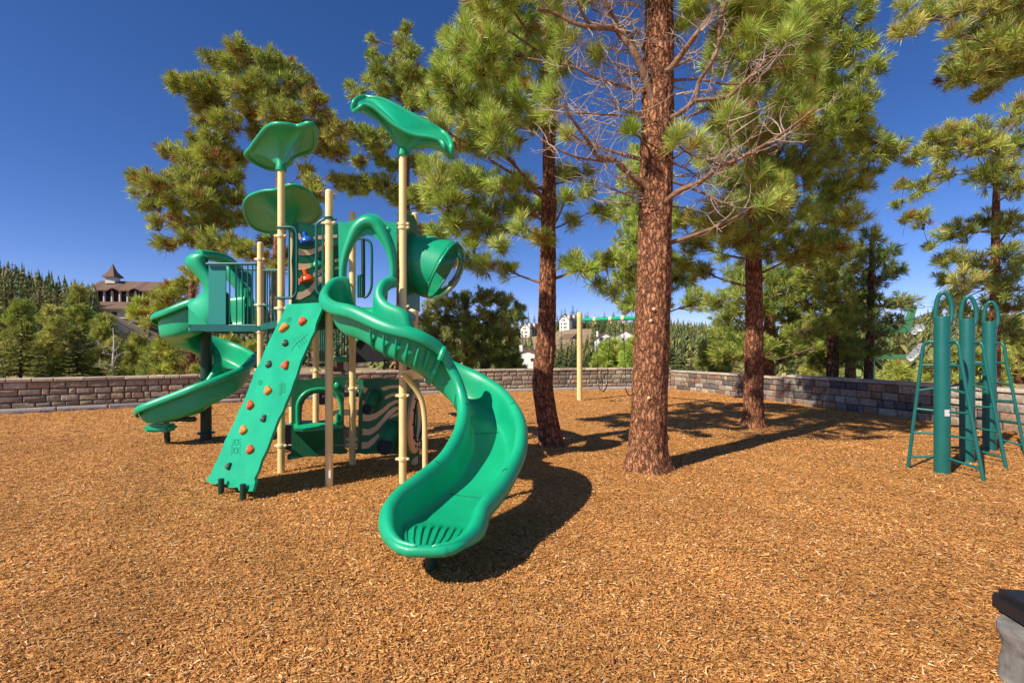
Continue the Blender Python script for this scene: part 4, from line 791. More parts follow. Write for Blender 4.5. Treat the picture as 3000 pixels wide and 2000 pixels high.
# channel slides
def channel(nm, Ls, Rs, dep, n, rib=None, seams=(), collar=(), rr=.05, m='green'):
    k = len(Ls); L = spl(Ls, n); Rr = spl(Rs, n); D = np.interp(np.linspace(0, k-1, n), range(k), dep); rows = []; sec = []
    mids = [(a+b)/2 for a, b in zip(L, Rr)]
    for i in range(n):
        a = (Rr[i]-L[i]); W = a.length; a = a/W; t = (mids[min(i+1, n-1)]-mids[max(0, i-1)]).normalized(); u = a.cross(t).normalized()
        if u.z < 0: u = -u
        u = (u*.5+V3(0, 0, 1)*.5).normalized(); d = float(D[i]); q = min(rr, d*.45+.008)
        pr = [(-q*1.0, -q*1.7-.01), (-q*1.25, -q*.9), (-q*1.05, -q*.1), (-q*.5, q*.55), (q*.15, q*.7), (q*.8, q*.3), (q*1.15, -q*.6)]
        pr += [(q*1.2+.10*W*f, -q*.6-(d-q*.6)*g_) for f, g_ in ((.06, .32), (.2, .62), (.5, .86), (1.0, .97))]
        half = pr; sx = [(x, z) for x, z in half]+[(W*.35, -d), (W*.5, -d*1.005), (W*.65, -d)]+[(W-x, z) for x, z in reversed(half)]
        rows.append([L[i]+a*x+u*z for x, z in sx]); sec.append((L[i], a, u, W, d, t))
    mb = MB().grid(rows); o = mb.build(nm, M[m], PS, 60, fix=False)
    s = o.modifiers.new('thickness', 'SOLIDIFY'); s.thickness = .022; s.offset = 1 if False else 0
    ss = o.modifiers.new('smooth', 'SUBSURF'); ss.levels = ss.render_levels = 1
    for i in seams:
        MB().tube([p+sec[i][2]*.013 for p in rows[i][4:-4]], .0035, 5).build('seam', M['seam'], o)
    for i in collar:
        MB().tube([p-sec[i][2]*.02+(-sec[i][1] if j < 9 else sec[i][1])*(.02 if j < 9 or j > len(rows[i])-10 else 0) for j, p in enumerate(rows[i])], .030, 8).build('flange', M[m], o)
    if rib:
        for i in rib:
            L0, a, u, W, d, t = sec[i]; pts = [L0-a*(.012)-u*.11, L0+a*.03-u*(d*.62), L0+a*.075-u*(d*.9), L0+a*.14-u*(d+.012)]
            MB().tube(spl(pts, 8), [.006, .012, .015, .017, .017, .015, .012, .006], 8).build('rib', M[m], o)
    return o, sec, rows
Ls = [tuple(P(1010, 818, 5.64)), tuple(P(980, 824, 5.60)), tuple(P(958, 847, 5.50)), tuple(P(953, 872, 5.36)), tuple(P(980, 893, 5.20)), (-1.64, 5.02, 2.02), (-1.25, 4.86, 1.86), (-.95, 4.85, 1.77), (-.74, 4.97, 1.635), (-.63, 5.02, 1.45), (-.54, 4.98, 1.28), (-.49, 4.88, 1.12), (-.47, 4.72, .97), (-.5, 4.5, .82), (-.6, 4.24, .66), (-.76, 3.98, .555), (-.86, 3.76, .50), (-.89, 3.61, .465), (-.895, 3.50, .43), (-.85, 3.34, .365), (-.75, 3.21, .325), (-.61, 3.155, .312)]
Rs = [tuple(P(1150, 818, 5.68)), tuple(P(1128, 825, 5.64)), tuple(P(1113, 846, 5.58)), tuple(P(1113, 872, 5.52)), tuple(P(1135, 897, 5.46)), (-1.20, 5.42, 2.00), (-1.12, 5.43, 1.83), (-1.03, 5.5, 1.68), (-.9, 5.58, 1.56), (-.7, 5.62, 1.44), (-.39, 5.53, 1.31), (-.1, 5.25, 1.14), (.07, 4.88, .93), (.08, 4.5, .75), (.0, 4.2, .60), (-.10, 3.93, .50), (-.20, 3.70, .44), (-.23, 3.59, .415), (-.24, 3.48, .39), (-.28, 3.34, .35), (-.38, 3.21, .32), (-.51, 3.155, .312)]
dp = [.34, .34, .33, .32, .33, .33, .32, .32, .32, .31, .31, .31, .30, .29, .27, .25, .22, .17, .13, .075, .04, .03]
sl, sec, rows = channel('curved_slide', Ls, Rs, dp, 106, rib=[28, 30, 32, 34, 36, 38, 50, 51, 52, 53, 54, 55], seams=(58, 72), collar=(41,))
# lip and underside of the mouth
lip = MB(); fr = [s_[0]-V3(0, 0, .030) for s_ in sec[88:104]]+[s_[0]+s_[1]*s_[3]-V3(0, 0, .030) for s_ in sec[88:104][::-1]]; fr = spl(fr, 70); nn_ = len(fr)
lip.tube(fr, [.004+.036*min(1, min(i, nn_-1-i)/22) for i in range(nn_)], 12, cap=True); lip.build('rim', M['green'], sl)
for k in range(8):
    f = .08+.84*k/7; q = []
    for i in range(84+abs(k-4), 106, 3):
        a, b = rows[i][9], rows[i][-10]; q.append(a.lerp(b, f)+V3(0, 0, .003+.006*min(1, (i-83)/12)))
    e_ = q[-1]-q[-2]; q.append(q[-1]+e_*.35-V3(0, 0, .012))
    q = spl(q, 22); MB().tube(q, [.003+.008*math.sin(math.pi*min(1, (i+1)/14)*.5) for i in range(22)], 6).build('grip_rib', M['green'], sl)
# slide supports
def leg(nm, a, b, r, m='pole', parent=None): return MB().cyl(a, b, r, 18).build(nm, M[m], parent or PS)
leg('slide_leg', (-.59, 3.54, -.1), (-.59, 3.54, .24), .043); leg('slide_leg', (-.13, 5.2, -.1), (-.13, 5.2, .83), .043)
sp_ = spl([(-.99, 5.5, -.1), (-.99, 5.5, .55), (-.995, 5.49, .85), (-1.03, 5.46, 1.06), (-1.12, 5.40, 1.22), (-1.2, 5.33, 1.33)], 24)
MB().tube(sp_, .030, 18).build('slide_support', M['cream'], PS)
MB().prism([P(1170, 1085, 5.45), P(1262, 1087, 5.2), P(1240, 1108, 5.3), P(1205, 1112, 5.4)], [], V3(.02, .12, 0)).build('support_bracket', M['cream'], PS)
# entrance arch above the slide (opening seen through)
def cropP(o, s, pl, pts, off=0.0):
    f = C4(o, s); return [pl.at(*f(x, y), off) for x, y in pts]
c1 = ((550, 250), 2.412)
plBD = Plane(V3(-2.17, 5.70, 0), V3(-1.31, 5.76, 0), V3(-2.17, 5.70, 1))
out = [(1062, 962), (1110, 966), (1160, 957), (1200, 938), (1240, 912), (1290, 903), (1340, 915), (1370, 945), (1400, 962), (1440, 968), (1476, 966), (1477, 1200), (1472, 1362), (1425, 1362), (1425, 1330), (1432, 1310), (1420, 1240), (1396, 1170), (1360, 1110), (1320, 1068), (1262, 1050), (1205, 1070), (1165, 1125), (1135, 1190), (1118, 1260), (1112, 1365), (1068, 1368), (1066, 1200)]
o_ = MB().prism(cropP(*c1, plBD, out), [], V3(0, .05, 0)).build('entry_arch', M['green'], PS)
arc = [(1090, 1365), (1096, 1270), (1118, 1180), (1150, 1100), (1190, 1020), (1240, 975), (1290, 965), (1340, 990), (1385, 1060), (1420, 1140), (1442, 1230), (1450, 1300), (1448, 1350)]
ap = spl(cropP(*c1, plBD, arc), 44); ar = [.036+.045*math.sin(math.pi*i/43)**3 for i in range(44)]
MB().tube(ap, ar, 16).build('arch_hood', M['green'], o_, 60)
MB().ball(plBD.at(1136.5, 671, .0), .028, 16, 10, (1, .5, 1)).build('button', M['green'], o_)
MB().cyl(plBD.at(1147, 813, .0), plBD.at(1147, 822, .0), .038, 18).build('arch_foot', M['green'], o_)
# striped play panel with coloured bells above the deck (posts A to C)
plAC = Plane(V3(-3.02, 6.33, 0), V3(-2.22, 6.73, 0), V3(-3.02, 6.33, 1))
c5 = ((720, 640), 5.6)
out = [(760, 110), (840, 60), (1000, 90), (1160, 110), (1330, 75), (1500, 85), (1640, 110), (1660, 400), (1640, 800), (1660, 1400), (750, 1400), (780, 1000), (750, 700), (780, 400)]
sp1 = MB().prism(cropP(*c5, plAC, out), [], V3(-.015, .03, 0)).build('striped_panel', M['dkgreen'], PS)
st = [[(860, 240), (890, 250), (915, 320), (885, 360), (858, 330)], [(1110, 300), (1200, 280), (1500, 265), (1500, 315), (1200, 345), (1120, 340)], [(860, 488), (950, 515), (1060, 510), (1240, 455), (1250, 520), (1060, 600), (950, 608), (860, 600)],
      [(852, 733), (950, 745), (1065, 735), (1065, 808), (950, 840), (852, 846)], [(850, 975), (880, 980), (885, 1085), (850, 1090)], [(850, 1210), (930, 1200), (1050, 1130), (1140, 1010), (1300, 880), (1330, 940), (1180, 1110), (1050, 1250), (900, 1330), (812, 1330)],
      [(1105, 900), (1190, 850), (1290, 770), (1300, 830), (1200, 930), (1110, 990)], [(1460, 670), (1505, 660), (1600, 640), (1600, 700), (1505, 705), (1460, 715)], [(1460, 795), (1600, 770), (1600, 820), (1460, 840)]]
mb = MB()
for s_ in st: mb.prism(cropP(*c5, plAC, s_, .004), [], V3(0, .003, 0))
mb.build('stripes', M['tan'], sp1)
for (x, y, m, r_, nm) in [(1005, 375, 'blue', 19, 'bell'), (1015, 1000, 'orange', 21, 'bell'), (1365, 440, 'red', 18, 'bell'), (1175, 760, 'green', 17, 'bell')]:
    X, Y = C4(*c5)(x, y); r = r_/F*6.4; c = plAC.at(X, Y+6, .05); tl = Matrix.Rotation(R(-16), 3, 'Y')
    b = MB(); b.lathe(c, [(.001, r*1.0), (r*.45, r*.93), (r*.78, r*.72), (r*.97, r*.35), (r*1.03, 0), (r*.95, -.01), (r*.4, -.012), (.001, -.012)], 24, tl)
    b.lathe(c+tl@V3(0, 0, r*.9), [(r*.34, -.01), (r*.30, r*.25), (r*.36, r*.5), (r*.30, r*.75), (.001, r*.8)], 16, tl); b.build(nm, M[m], sp1)
# climbing wall
c3 = ((550, 850), 2.413)
TL, TR_, BR_ = P(840, 891, 6.08), P(951, 885, 5.62), P(740, 1437, 5.16); plW = Plane(TL, TR_, BR_)
out = [(700, 100), (968, 85), (950, 130), (925, 190), (905, 240), (897, 290), (870, 340), (830, 430), (798, 500), (765, 610), (748, 650), (725, 720), (690, 800), (668, 860), (640, 905), (600, 1010), (560, 1120), (520, 1200), (500, 1270), (470, 1330), (476, 1355), (460, 1418), (410, 1420), (362, 1415), (352, 1390), (318, 1395), (285, 1395), (268, 1368), (235, 1372), (215, 1362), (190, 1372), (128, 1345), (150, 1310), (165, 1290), (172, 1268), (230, 1150), (262, 1060), (300, 990), (330, 930), (360, 850), (395, 790), (420, 720), (460, 615), (468, 585), (480, 560), (520, 490), (545, 420), (600, 310), (660, 190)]
cwl = MB().prism(cropP(*c3, plW, out), [], -plW.n*.03).build('climbing_wall', M['green'], PS, 30)
g = random.Random(3)
for i, (x, y, m, a_) in enumerate([(820, 220, 'hred', 0), (690, 265, 'hamb', .5), (697, 375, 'hgry', 0), (580, 525, 'hgry', .4), (697, 532, 'hred', 0), (575, 708, 'hamb', -.3), (450, 812, 'hred', -.4), (542, 908, 'hgry', .6), (402, 988, 'hamb', 0), (450, 1125, 'hred', 0), (295, 1243, 'hgry', .5)]):
    X, Y = C4(*c3)(x, y); c = plW.at(X, Y, .012); r = (.040 if m == 'hgry' else .052)*(c.y/5.4+.1); ph = g.uniform(0, 6)
    xa = Vector((TR_-TL)).normalized(); ya = plW.n.cross(xa); rot = Matrix((xa, ya, plW.n)).transposed()@Matrix.Rotation(a_, 3, 'Z')
    fn = lambda d, ph=ph: (1+.22*math.sin(3*math.atan2(d.y, d.x)+ph)*(1-abs(d.z)))*(1-.35*max(0, d.z-.55)/.45)
    sq = (1.25, .8, .85) if m == 'hamb' and i < 3 else (1, .85, .8)
    h = MB().ball(c, r, 18, 12, sq, rot, None, fn).build('hold', M[m], cwl, 70)
    MB().cyl(c+plW.n*r*.3, c+plW.n*(r*.62), r*.2, 8).build('bolt', M['galv'], h)
eng = MB()
def grv(pts, k=14): eng.tube(spl(cropP(*c3, plW, pts, .001), k), .0028, 4)
for (x, y) in ((718, 205), (514, 650)):
    grv([(x-4, y+2), (x+2, y-6), (x+8, y+2), (x, y+10), (x-10, y+2), (x-2, y-14), (x+14, y-6), (x+12, y+12), (x-4, y+20), (x-18, y+4)], 30)
grv([(735, 430), (760, 385), (800, 355), (850, 310)]); 
for (x, y) in ((770, 380), (790, 365), (805, 350), (820, 335)): grv([(x, y), (x-8, y-28), (x-18, y-32)], 6); grv([(x, y), (x+18, y+18), (x+20, y+32)], 6)
grv([(658, 745), (664, 700), (668, 645)])
for k in range(5): grv([(664, 665+k*15), (645, 672+k*17)], 3); grv([(664, 665+k*15), (695, 660+k*14)], 3)
for (x, y) in ((345, 1070), (340, 1130)):
    grv([(x-12, y), (x, y-18), (x+12, y), (x+8, y+22), (x-8, y+22), (x-12, y)], 16)
    for s_ in (-1, 1):
        for k in (-1, 0, 1): grv([(x+s_*10, y+k*10), (x+s_*24, y+k*16), (x+s_*34, y+k*26+6)], 5)
eng.build('engraving', M['seam'], cwl)
bo = MB()
for (x, y) in ((737, 158), (872, 152), (590, 494), (730, 497), (430, 860), (574, 877), (250, 1262), (400, 1292)): c = plW.at(*C4(*c3)(x, y)); bo.ball(c, .009, 8, 5)
bo.build('bolts', M['galv'], cwl)
for (px, Z, tp) in ((648, 5.42, .26), (712, 5.20, .26)):
    b = P(px, 1448, Z); MB().cyl((b.x, b.y, -.1), (b.x, b.y, tp-.1), .032, 14).build('climbing_wall_leg', M['pole'], PS)
# handrail loops at the climbing wall
def loop(nm, pts, Z, r=.017, m='teal', par=None): return MB().tube(spl([P(*C4(*c1)(x, y), Z+(q[0] if q else 0)) for x, y, *q in pts], 60), r, 10).build(nm, M[m], par or PS)
loop('handrail', [(640, 1005), (700, 1002), (745, 1006), (768, 1035), (772, 1090), (772, 1250), (772, 1420), (765, 1470), (738, 1500), (700, 1502), (640, 1502)], 6.22)
loop('handrail', [(718, 1006), (718, 1250), (718, 1500)], 6.24, .013)
loop('handrail', [(1050, 945), (990, 942), (950, 955), (915, 985), (910, 1040), (910, 1250), (910, 1420), (920, 1460), (950, 1482), (985, 1480)], 5.72)
loop('handrail', [(955, 958), (955, 1250), (955, 1478)], 5.74, .013)
for (k, ys) in (('A', (668, 873)), ('B', (640,))):
    x, y, h = PO[k]
    for yy in ys: z = EYE-(yy-HY)/F*y; MB().lathe((x, y, z), [(.045, -.014), (.06, -.012), (.062, 0), (.06, .012), (.045, .014)], 18).build('rail_clamp', M['teal'], PS)
# far handrails behind
loop('handrail', [(1205, 1085), (1240, 1085), (1285, 1105), (1300, 1160), (1300, 1300), (1298, 1420), (1275, 1480), (1245, 1500)], 8.2, .022)
loop('handrail', [(1238, 1085), (1240, 1250), (1240, 1500)], 8.2, .034, 'pole')
for x in (1205, 1218, 1232): loop('handrail', [(x, 1500), (x, 1360), (x+6, 1345)], 7.9, .018)
# lower shop panel with arched window (posts A to C)
c6 = ((840, 1080), 5.6); plS = Plane(V3(-3.02, 6.33, 0), V3(-2.22, 6.73, 0), V3(-3.02, 6.33, 1), .02)
out = [(140, 160), (220, 172), (340, 180), (430, 160), (500, 142), (640, 152), (720, 145), (850, 122), (930, 125), (1000, 130), (992, 190), (945, 228), (938, 600), (940, 1285), (1000, 1335), (992, 1385), (880, 1400), (760, 1390), (620, 1430), (480, 1440), (360, 1435), (250, 1450), (130, 1480), (12, 1492), (10, 1425), (78, 1370), (80, 900), (80, 400), (120, 250)]
hol = [(245, 890), (248, 700), (262, 600), (310, 500), (380, 440), (460, 405), (560, 395), (660, 405), (760, 440), (830, 500), (868, 580), (880, 700), (880, 880)]
shp = MB().prism(cropP(*c6, plS, out), [cropP(*c6, plS, hol)], V3(-.015, .03, 0)).build('shop_panel', M['dkgreen'], PS)
MB().tube(spl(cropP(*c6, plS, [(180, 930), (178, 700), (185, 570), (240, 460), (330, 380), (430, 345), (560, 328), (690, 345), (790, 400), (850, 480), (885, 600), (888, 860)], .015), 50), .026, 12).build('window_rim', M['green'], shp, 60)
cn = MB(); fr = cropP(*c6, plS, [(110, 955), (300, 965), (500, 950), (700, 930), (905, 900)], .13); bk = cropP(*c6, plS, [(110, 900), (905, 868)], 0)
top = fr+[bk[1], bk[0]]; cn.prism(top, [], V3(0, 0, -.035)); cn.build('counter', M['green'], shp)
cn = MB(); tip = plS.at(*C4(*c6)(480, 1385), .01); bb = [p-V3(0, 0, .036) for p in fr]
cn.add(bb+[tip, bk[0]-V3(0, 0, .03), bk[1]-V3(0, 0, .03)], [(0, 1, 5), (1, 2, 5), (2, 3, 5), (3, 4, 5), (6, 0, 5), (4, 7, 5)]); cn.build('counter_bracket', M['dkgreen'], shp)
MB().ball(plS.at(*C4(*c6)(815, 275), 0), .04, 16, 10, (1, .5, 1.1)).build('knob', M['green'], shp)
MB().cyl(plS.at(*C4(*c6)(825, 740), .03), plS.at(*C4(*c6)(825, 880), .03), .026, 14).build('post_knob', M['green'], shp)
# tube panel (posts C to E)
plT = Plane(V3(-2.22, 6.71, 0), V3(-1.36, 6.75, 0), V3(-2.22, 6.71, 1))
out = [(1140, 190), (1132, 155), (1200, 175), (1300, 172), (1400, 158), (1500, 148), (1600, 155), (1700, 168), (1850, 168), (1950, 150), (2060, 165), (2050, 240), (2000, 300), (2000, 1290), (2060, 1340), (2060, 1390), (1950, 1400), (1850, 1392), (1700, 1402), (1600, 1408), (1500, 1385), (1400, 1392), (1300, 1400), (1200, 1388), (1130, 1390), (1130, 1322), (1172, 1290), (1180, 1000), (1172, 900), (1185, 500), (1182, 230)]
h2 = [(1560+140*math.cos(a)+140, 1000+150*math.sin(a)) for a in np.linspace(0, 6.28, 24)[:-1]]
tp = MB().prism(cropP(*c6, plT, out), [], V3(0, .03, 0)).build('tube_panel', M['dkgreen'], PS)
st = [[(1238, 280), (1335, 322), (1290, 400), (1250, 380)], [(1240, 520), (1300, 520), (1300, 620), (1245, 628)], [(1540, 310), (1680, 275), (1760, 265), (1990, 280), (1990, 320), (1850, 315), (1720, 320), (1590, 360)], [(1615, 450), (1720, 400), (1830, 390), (1990, 400), (1990, 440), (1830, 430), (1720, 455), (1612, 505)],
      [(1245, 742), (1350, 755), (1450, 730), (1560, 660), (1680, 560), (1780, 510), (1990, 500), (1990, 550), (1800, 560), (1700, 620), (1580, 730), (1460, 820), (1350, 858), (1250, 852)], [(1245, 978), (1350, 990), (1450, 940), (1560, 830), (1660, 700), (1760, 630), (1990, 600), (1990, 650), (1800, 680), (1700, 770), (1600, 880), (1500, 1000), (1400, 1070), (1330, 1090), (1245, 1085)],
      [(1680, 825), (1720, 760), (1830, 705), (1990, 690), (1990, 730), (1830, 760), (1740, 800)], [(1230, 1200), (1330, 1195), (1430, 1120), (1515, 1050), (1525, 1110), (1430, 1230), (1340, 1300), (1230, 1312)]]
mb = MB()
for s_ in st: mb.prism(cropP(*c6, plT, s_, .004), [], V3(0, .003, 0))
mb.build('stripes', M['tan'], tp)
for (x, y, r0, x1, y1, r1, d) in ((1440, 450, 112, 1385, 625, 84, .24), (1715, 1000, 150, 1680, 1205, 140, .26)):
    u = 6.7/F/5.6; a = plT.at(*C4(*c6)(x, y), .0); e = plT.at(*C4(*c6)(x1, y1), d); m_ = plT.at(*C4(*c6)(x, y+20), d*.55)
    n_ = plT.n; q = spl([a, a+n_*.08, e-n_*.10, e], 12); rr = [r0*u+(r1*u-r0*u)*i/11 for i in range(12)]; rr[0] *= 1.08
    tb = MB(); tb.tube(q, rr, 24, cap=False); tb.tube([q[-1], q[-1]+(q[-1]-q[-2]).normalized()*.006], [rr[-1], rr[-1]*.9], 24, cap=False); tb.tube(q[::-1], [r*.9 for r in rr[::-1]], 24, cap=False); t_ = tb.build('talk_tube', M['dkgreen'], tp, 60)
    MB().tube([q[9], q[10]], [rr[9]*.9, rr[10]*.9], 20).build('tube_shade_plug', M['black'], t_)  # black plug stands in for the shade inside the open tube end
# round wheel panel (posts D to E)
rc = V3(-1.275, 6.32, .68); ax = Matrix(((0, 0, 1), (1, 0, 0), (0, 1, 0)))
pn = MB(); pn.prism([V3(-1.31, 5.88, .22), V3(-1.31, 6.7, .16), V3(-1.31, 6.7, 1.2), V3(-1.31, 6.3, 1.27), V3(-1.31, 5.88, 1.18)], [[rc+V3(-.035, .27*math.cos(a), .27*math.sin(a)) for a in np.linspace(0, 2*math.pi, 25)[:-1]]], V3(.03, 0, 0)); wp = pn.build('round_panel', M['dkgreen'], PS)
MB().lathe(rc, [(.27, -.01), (.27, .035), (.29, .045), (.40, .045), (.42, .03), (.42, -.01), (.27, -.01)], 48, ax).build('ring', M['tan'], wp)
MB().tube([rc+V3(.05, .27*math.cos(a), .27*math.sin(a)) for a in np.linspace(0, 2*math.pi, 41)[:-1]], .014, 8, closed=True).build('ring_trim', M['black'], wp)
mb = MB()
for a in np.linspace(0, 2*math.pi, 13)[:-1]: mb.ball(rc+V3(.047, .345*math.cos(a), .345*math.sin(a)), .016, 8, 6)
mb.build('ring_bolts', M['black'], wp)
# bubble lookout (posts D to E, above the deck)
pb = MB(); pb.prism([V3(-1.33, 5.86, 2.15), V3(-1.33, 6.72, 2.15), V3(-1.33, 6.72, 3.2), V3(-1.33, 6.5, 3.32), V3(-1.33, 6.29, 3.36), V3(-1.33, 6.1, 3.3), V3(-1.33, 5.86, 3.24)], [[V3(-1.33, 6.29+.3*math.cos(a), 2.73+.3*math.sin(a)) for a in np.linspace(0, 2*math.pi, 25)[:-1]]], V3(.05, 0, 0)); bp_ = pb.build('bubble_panel', M['dkgreen'], PS)
rowA = []; n = 40; K = 10
for k in range(K):
    f = k/(K-1); row = []
    for i in range(n):
        a = 2*math.pi*i/n; p0 = V3(-1.28, 6.29+.36*math.cos(a), 2.73+.36*math.sin(a)); p1 = V3(-.895+.195*math.sin(a), 6.27+.40*math.cos(a), 2.63+.35*math.sin(a)); row.append(p0.lerp(p1, f)+V3(0, 0, .02*math.sin(math.pi*f)*math.sin(a)))
    rowA.append(row)
tn = MB().grid(rowA, closed=True).build('lookout_tunnel', M['green'], bp_, 60); sm_ = tn.modifiers.new('thickness', 'SOLIDIFY'); sm_.thickness = .015; sm_.offset = 0
MB().tube(rowA[-1], .016, 8, closed=True).build('dome_flange', M['green'], bp_, 60)
MB().tube(rowA[0], .035, 8, closed=True).build('tunnel_flange', M['dkgreen'], bp_, 60)
cN = V3(.873, 0, -.487); cc = V3(-.895, 6.27, 2.63); dm = []
for k in range(10):
    f = k/9; row = [cc+(rowA[-1][i]-cc)*math.cos(f*math.pi/2*.995)+cN*.24*math.sin(f*math.pi/2) for i in range(n)]; dm.append(row)
MB().grid(dm, closed=True).build('clear_dome', M['acryl'], bp_, 80)
mb = MB()
for i in range(0, n, 4): mb.ball(rowA[-1][i]-cN*.012+(rowA[-1][i]-cc).normalized()*.012, .008, 8, 5)
mb.build('dome_bolts', M['galv'], bp_)
# leaf canopies
def leaf(nm, outl, col, zc, zfun, ph=0.0, lob=.9, thick=.035, parent=PS, tdip=.0):
    f = C4(*c1); O = [P(*f(x, y), zfun(i, x, y)) for i, (x, y) in enumerate(outl)]; n = 96
    A = np.array([tuple(p) for p in O]); A = np.vstack([A[-2:], A, A[:3]]); m = len(O); O2 = []
    for i in range(n):
        t = 2+m*i/n; j = int(t); u = t-j; p0, p1, p2, p3 = A[(j-1)], A[j], A[j+1], A[min(j+2, len(A)-1)]
        O2.append(Vector(.5*((2*p1)+(-p0+p2)*u+(2*p0-5*p1+4*p2-p3)*u*u+(-p0+3*p1-3*p2+p3)*u**3)))
    ct = sum(O2, Vector())/n; ct = ct*.55+(col+V3(0, 0, .22))*.45; bot = []; topr = []; K = 18
    for k in range(K+1):
        s_ = 1-k/K; rb = []; rt = []
        for i in range(n):
            e = 2.3+lob*math.cos(3*2*math.pi*i/n+ph); base = ct+(O2[i]-ct)*s_; wd_ = (1-s_)**e
            rb.append(base+(col-ct)*wd_+(O2[i]-ct).normalized()*.045*(1 if k == K else (k/K)**4)); rt.append(base+V3(0, 0, thick*min(1, k/1.5))+V3(0, 0, -tdip*(1-s_**2)))
        bot.append(rb); topr.append(rt)
    mb = MB(); mb.grid(bot, closed=True); mb.grid(topr, closed=True); l = mb.build(nm, M['green'], parent, 75, fix=True)
    MB().tube(O2, .030, 10, closed=True).build('leaf_edge', M['green'], l, 75)
    MB().lathe(col-V3(0, 0, .03), [(.05, -.035), (.066, -.03), (.068, .0), (.062, .04), (.058, .12)], 24).build('collar', M['green'], l)
leaf('leaf_canopy', [(412, 495), (450, 440), (500, 370), (560, 300), (620, 276), (700, 280), (780, 292), (850, 272), (892, 290), (903, 360), (900, 420), (870, 465), (800, 485), (745, 510), (720, 555), (640, 588), (570, 588), (480, 548)], V3(-3.02, 6.33, 4.0), 0, lambda i, x, y: 5.8+(y-280)/310*1.35, ph=2.2)
leaf('leaf_canopy', [(397, 860), (430, 790), (520, 752), (620, 740), (690, 712), (750, 708), (840, 742), (900, 810), (942, 890), (930, 930), (860, 983), (790, 965), (730, 985), (700, 1012), (640, 1036), (560, 1038), (470, 1008), (420, 950)], V3(-3.87, 8.5, 3.72), 0, lambda i, x, y: 7.65+(y-710)/330*1.9, ph=1.2)
leaf('leaf_canopy', [(1168, 160), (1185, 108), (1240, 84), (1320, 92), (1420, 120), (1550, 190), (1700, 270), (1820, 345), (1862, 420), (1862, 480), (1850, 505), (1825, 450), (1790, 395), (1730, 370), (1600, 350), (1480, 290), (1400, 225), (1330, 165), (1260, 140), (1210, 165), (1180, 185)], V3(-1.31, 5.8, 3.98), 0, lambda i, x, y: 6.15 if i in (2, 3, 4, 5, 6, 7) else (5.8 if i in (0, 1, 8, 9, 10, 20) else 5.5), ph=.5, lob=.3, thick=.02, tdip=.03)
# left railings, panels and bars
def bars(nm, xs, y0, y1, Z, r=.010): 
    mb = MB()
    for x in xs: mb.cyl(P(x, y0, Z), P(x, y1, Z), r, 8)
    return mb.build(nm, M['teal'], PS)
def rail(x0, x1, y, Z, r=.018, nm='guard_rail', m='teal'): return MB().cyl(P(x0, y, Z), P(x1, y, Z), r, 12).build(nm, M[m], PS)
bars('guard_bars', [673, 693, 710, 726, 740, 750], 775, 952, 7.38); rail(605, 752, 773, 7.38, .022); rail(672, 752, 953, 7.38)
rail(680, 838, 790, 8.5, .020); bars('guard_bars', [690, 700, 712, 725, 738, 778, 790, 800, 812, 822], 791, 950, 8.48)
rail(770, 830, 793, 7.0, .016); bars('guard_bars', [783, 797, 812], 794, 1000, 6.95)
MB().prism([P(611, 778, 7.42), P(661, 778, 7.42), P(661, 957, 7.42), P(611, 957, 7.42)], [], V3(0, .02, 0)).build('side_panel', M['tealp'], PS)
MB().prism([P(697, 795, 8.6), P(737, 795, 8.6), P(737, 950, 8.6), P(697, 950, 8.6)], [], V3(0, .02, 0)).build('side_panel', M['tealp'], PS)
MB().prism([P(758, 770, 7.5), P(775, 790, 7.9), P(775, 965, 7.9), P(758, 970, 7.5)], [], V3(.02, 0, 0)).build('side_panel', M['pole'], PS)
for (pts, Z) in (([(764, 894), (790, 897), (804, 915), (808, 940), (808, 1075)], 7.2), ([(766, 900), (780, 905), (784, 930), (784, 1060)], 7.6)):
    MB().tube(spl([P(x, y, Z) for x, y in pts], 30), .02, 10).build('handrail', M['teal'], PS)
MB().box(P(683, 963, 7.36), (.84, .03, .09), None, .005).build('deck_fascia', M['teal'], PS)
# things seen through the middle: back steps, skirt and bars
MB().prism([P(1040, 1012, 8.7), P(1060, 985, 8.7), P(1120, 995, 8.7), P(1215, 1014, 8.7), P(1215, 1056, 8.7), P(1100, 1060, 8.7), P(1040, 1062, 8.7)], [], V3(0, .5, 0)).build('bridge_skirt', M['black'], PS)
MB().tube(spl([P(1038, 1008, 8.66), P(1060, 985, 8.66), P(1100, 993, 8.66), P(1215, 1012, 8.66)], 20), .035, 8).build('bridge_trim', M['green'], PS)
MB().box(P(1000, 1075, 7.9), (.26, .04, .16), None, .004).build('step_riser', M['brown'], PS)
MB().ball(P(998, 1052, 7.5), .11, 16, 8, (1, .7, .42)).build('step_seat', M['green'], PS)
bars('back_bars', [985, 993, 1001, 1009, 1017], 905, 1042, 7.6, .011); bars('back_bars', [938, 944, 950], 900, 1058, 7.7, .014)
bars('back_bars', [1004, 1009, 1014, 1019, 1024], 1090, 1150, 8.2, .008); rail(1000, 1028, 1090, 8.2, .01)
MB().box(P(940, 1068, 7.9), (.30, .3, .05), None, .005).build('step', M['pole'], PS)
MB().box(V3(-2.72, 8.15, .55), (.55, .3, .06), None, .005).build('step', M['brown'], PS)
MB().box(V3(-2.72, 8.5, .82), (.55, .3, .06), None, .005).build('step', M['brown'], PS)
MB().box(V3(-2.72, 7.9, .15), (.6, .06, .28), None, .005).build('step_riser', M['black'], PS)
sg = MB().box(P(945, 1163, 9.2), (.36, .05, .28), None, .005).build('sign_box', M['black'], PS)
tx = bpy.data.curves.new('sign_text', 'FONT'); tx.body = 'Mo'; tx.size = .09; tx.extrude = .002; to = bpy.data.objects.new('sign_text', tx); COL.objects.link(to); tx.materials.append(M['white']); to.parent = sg
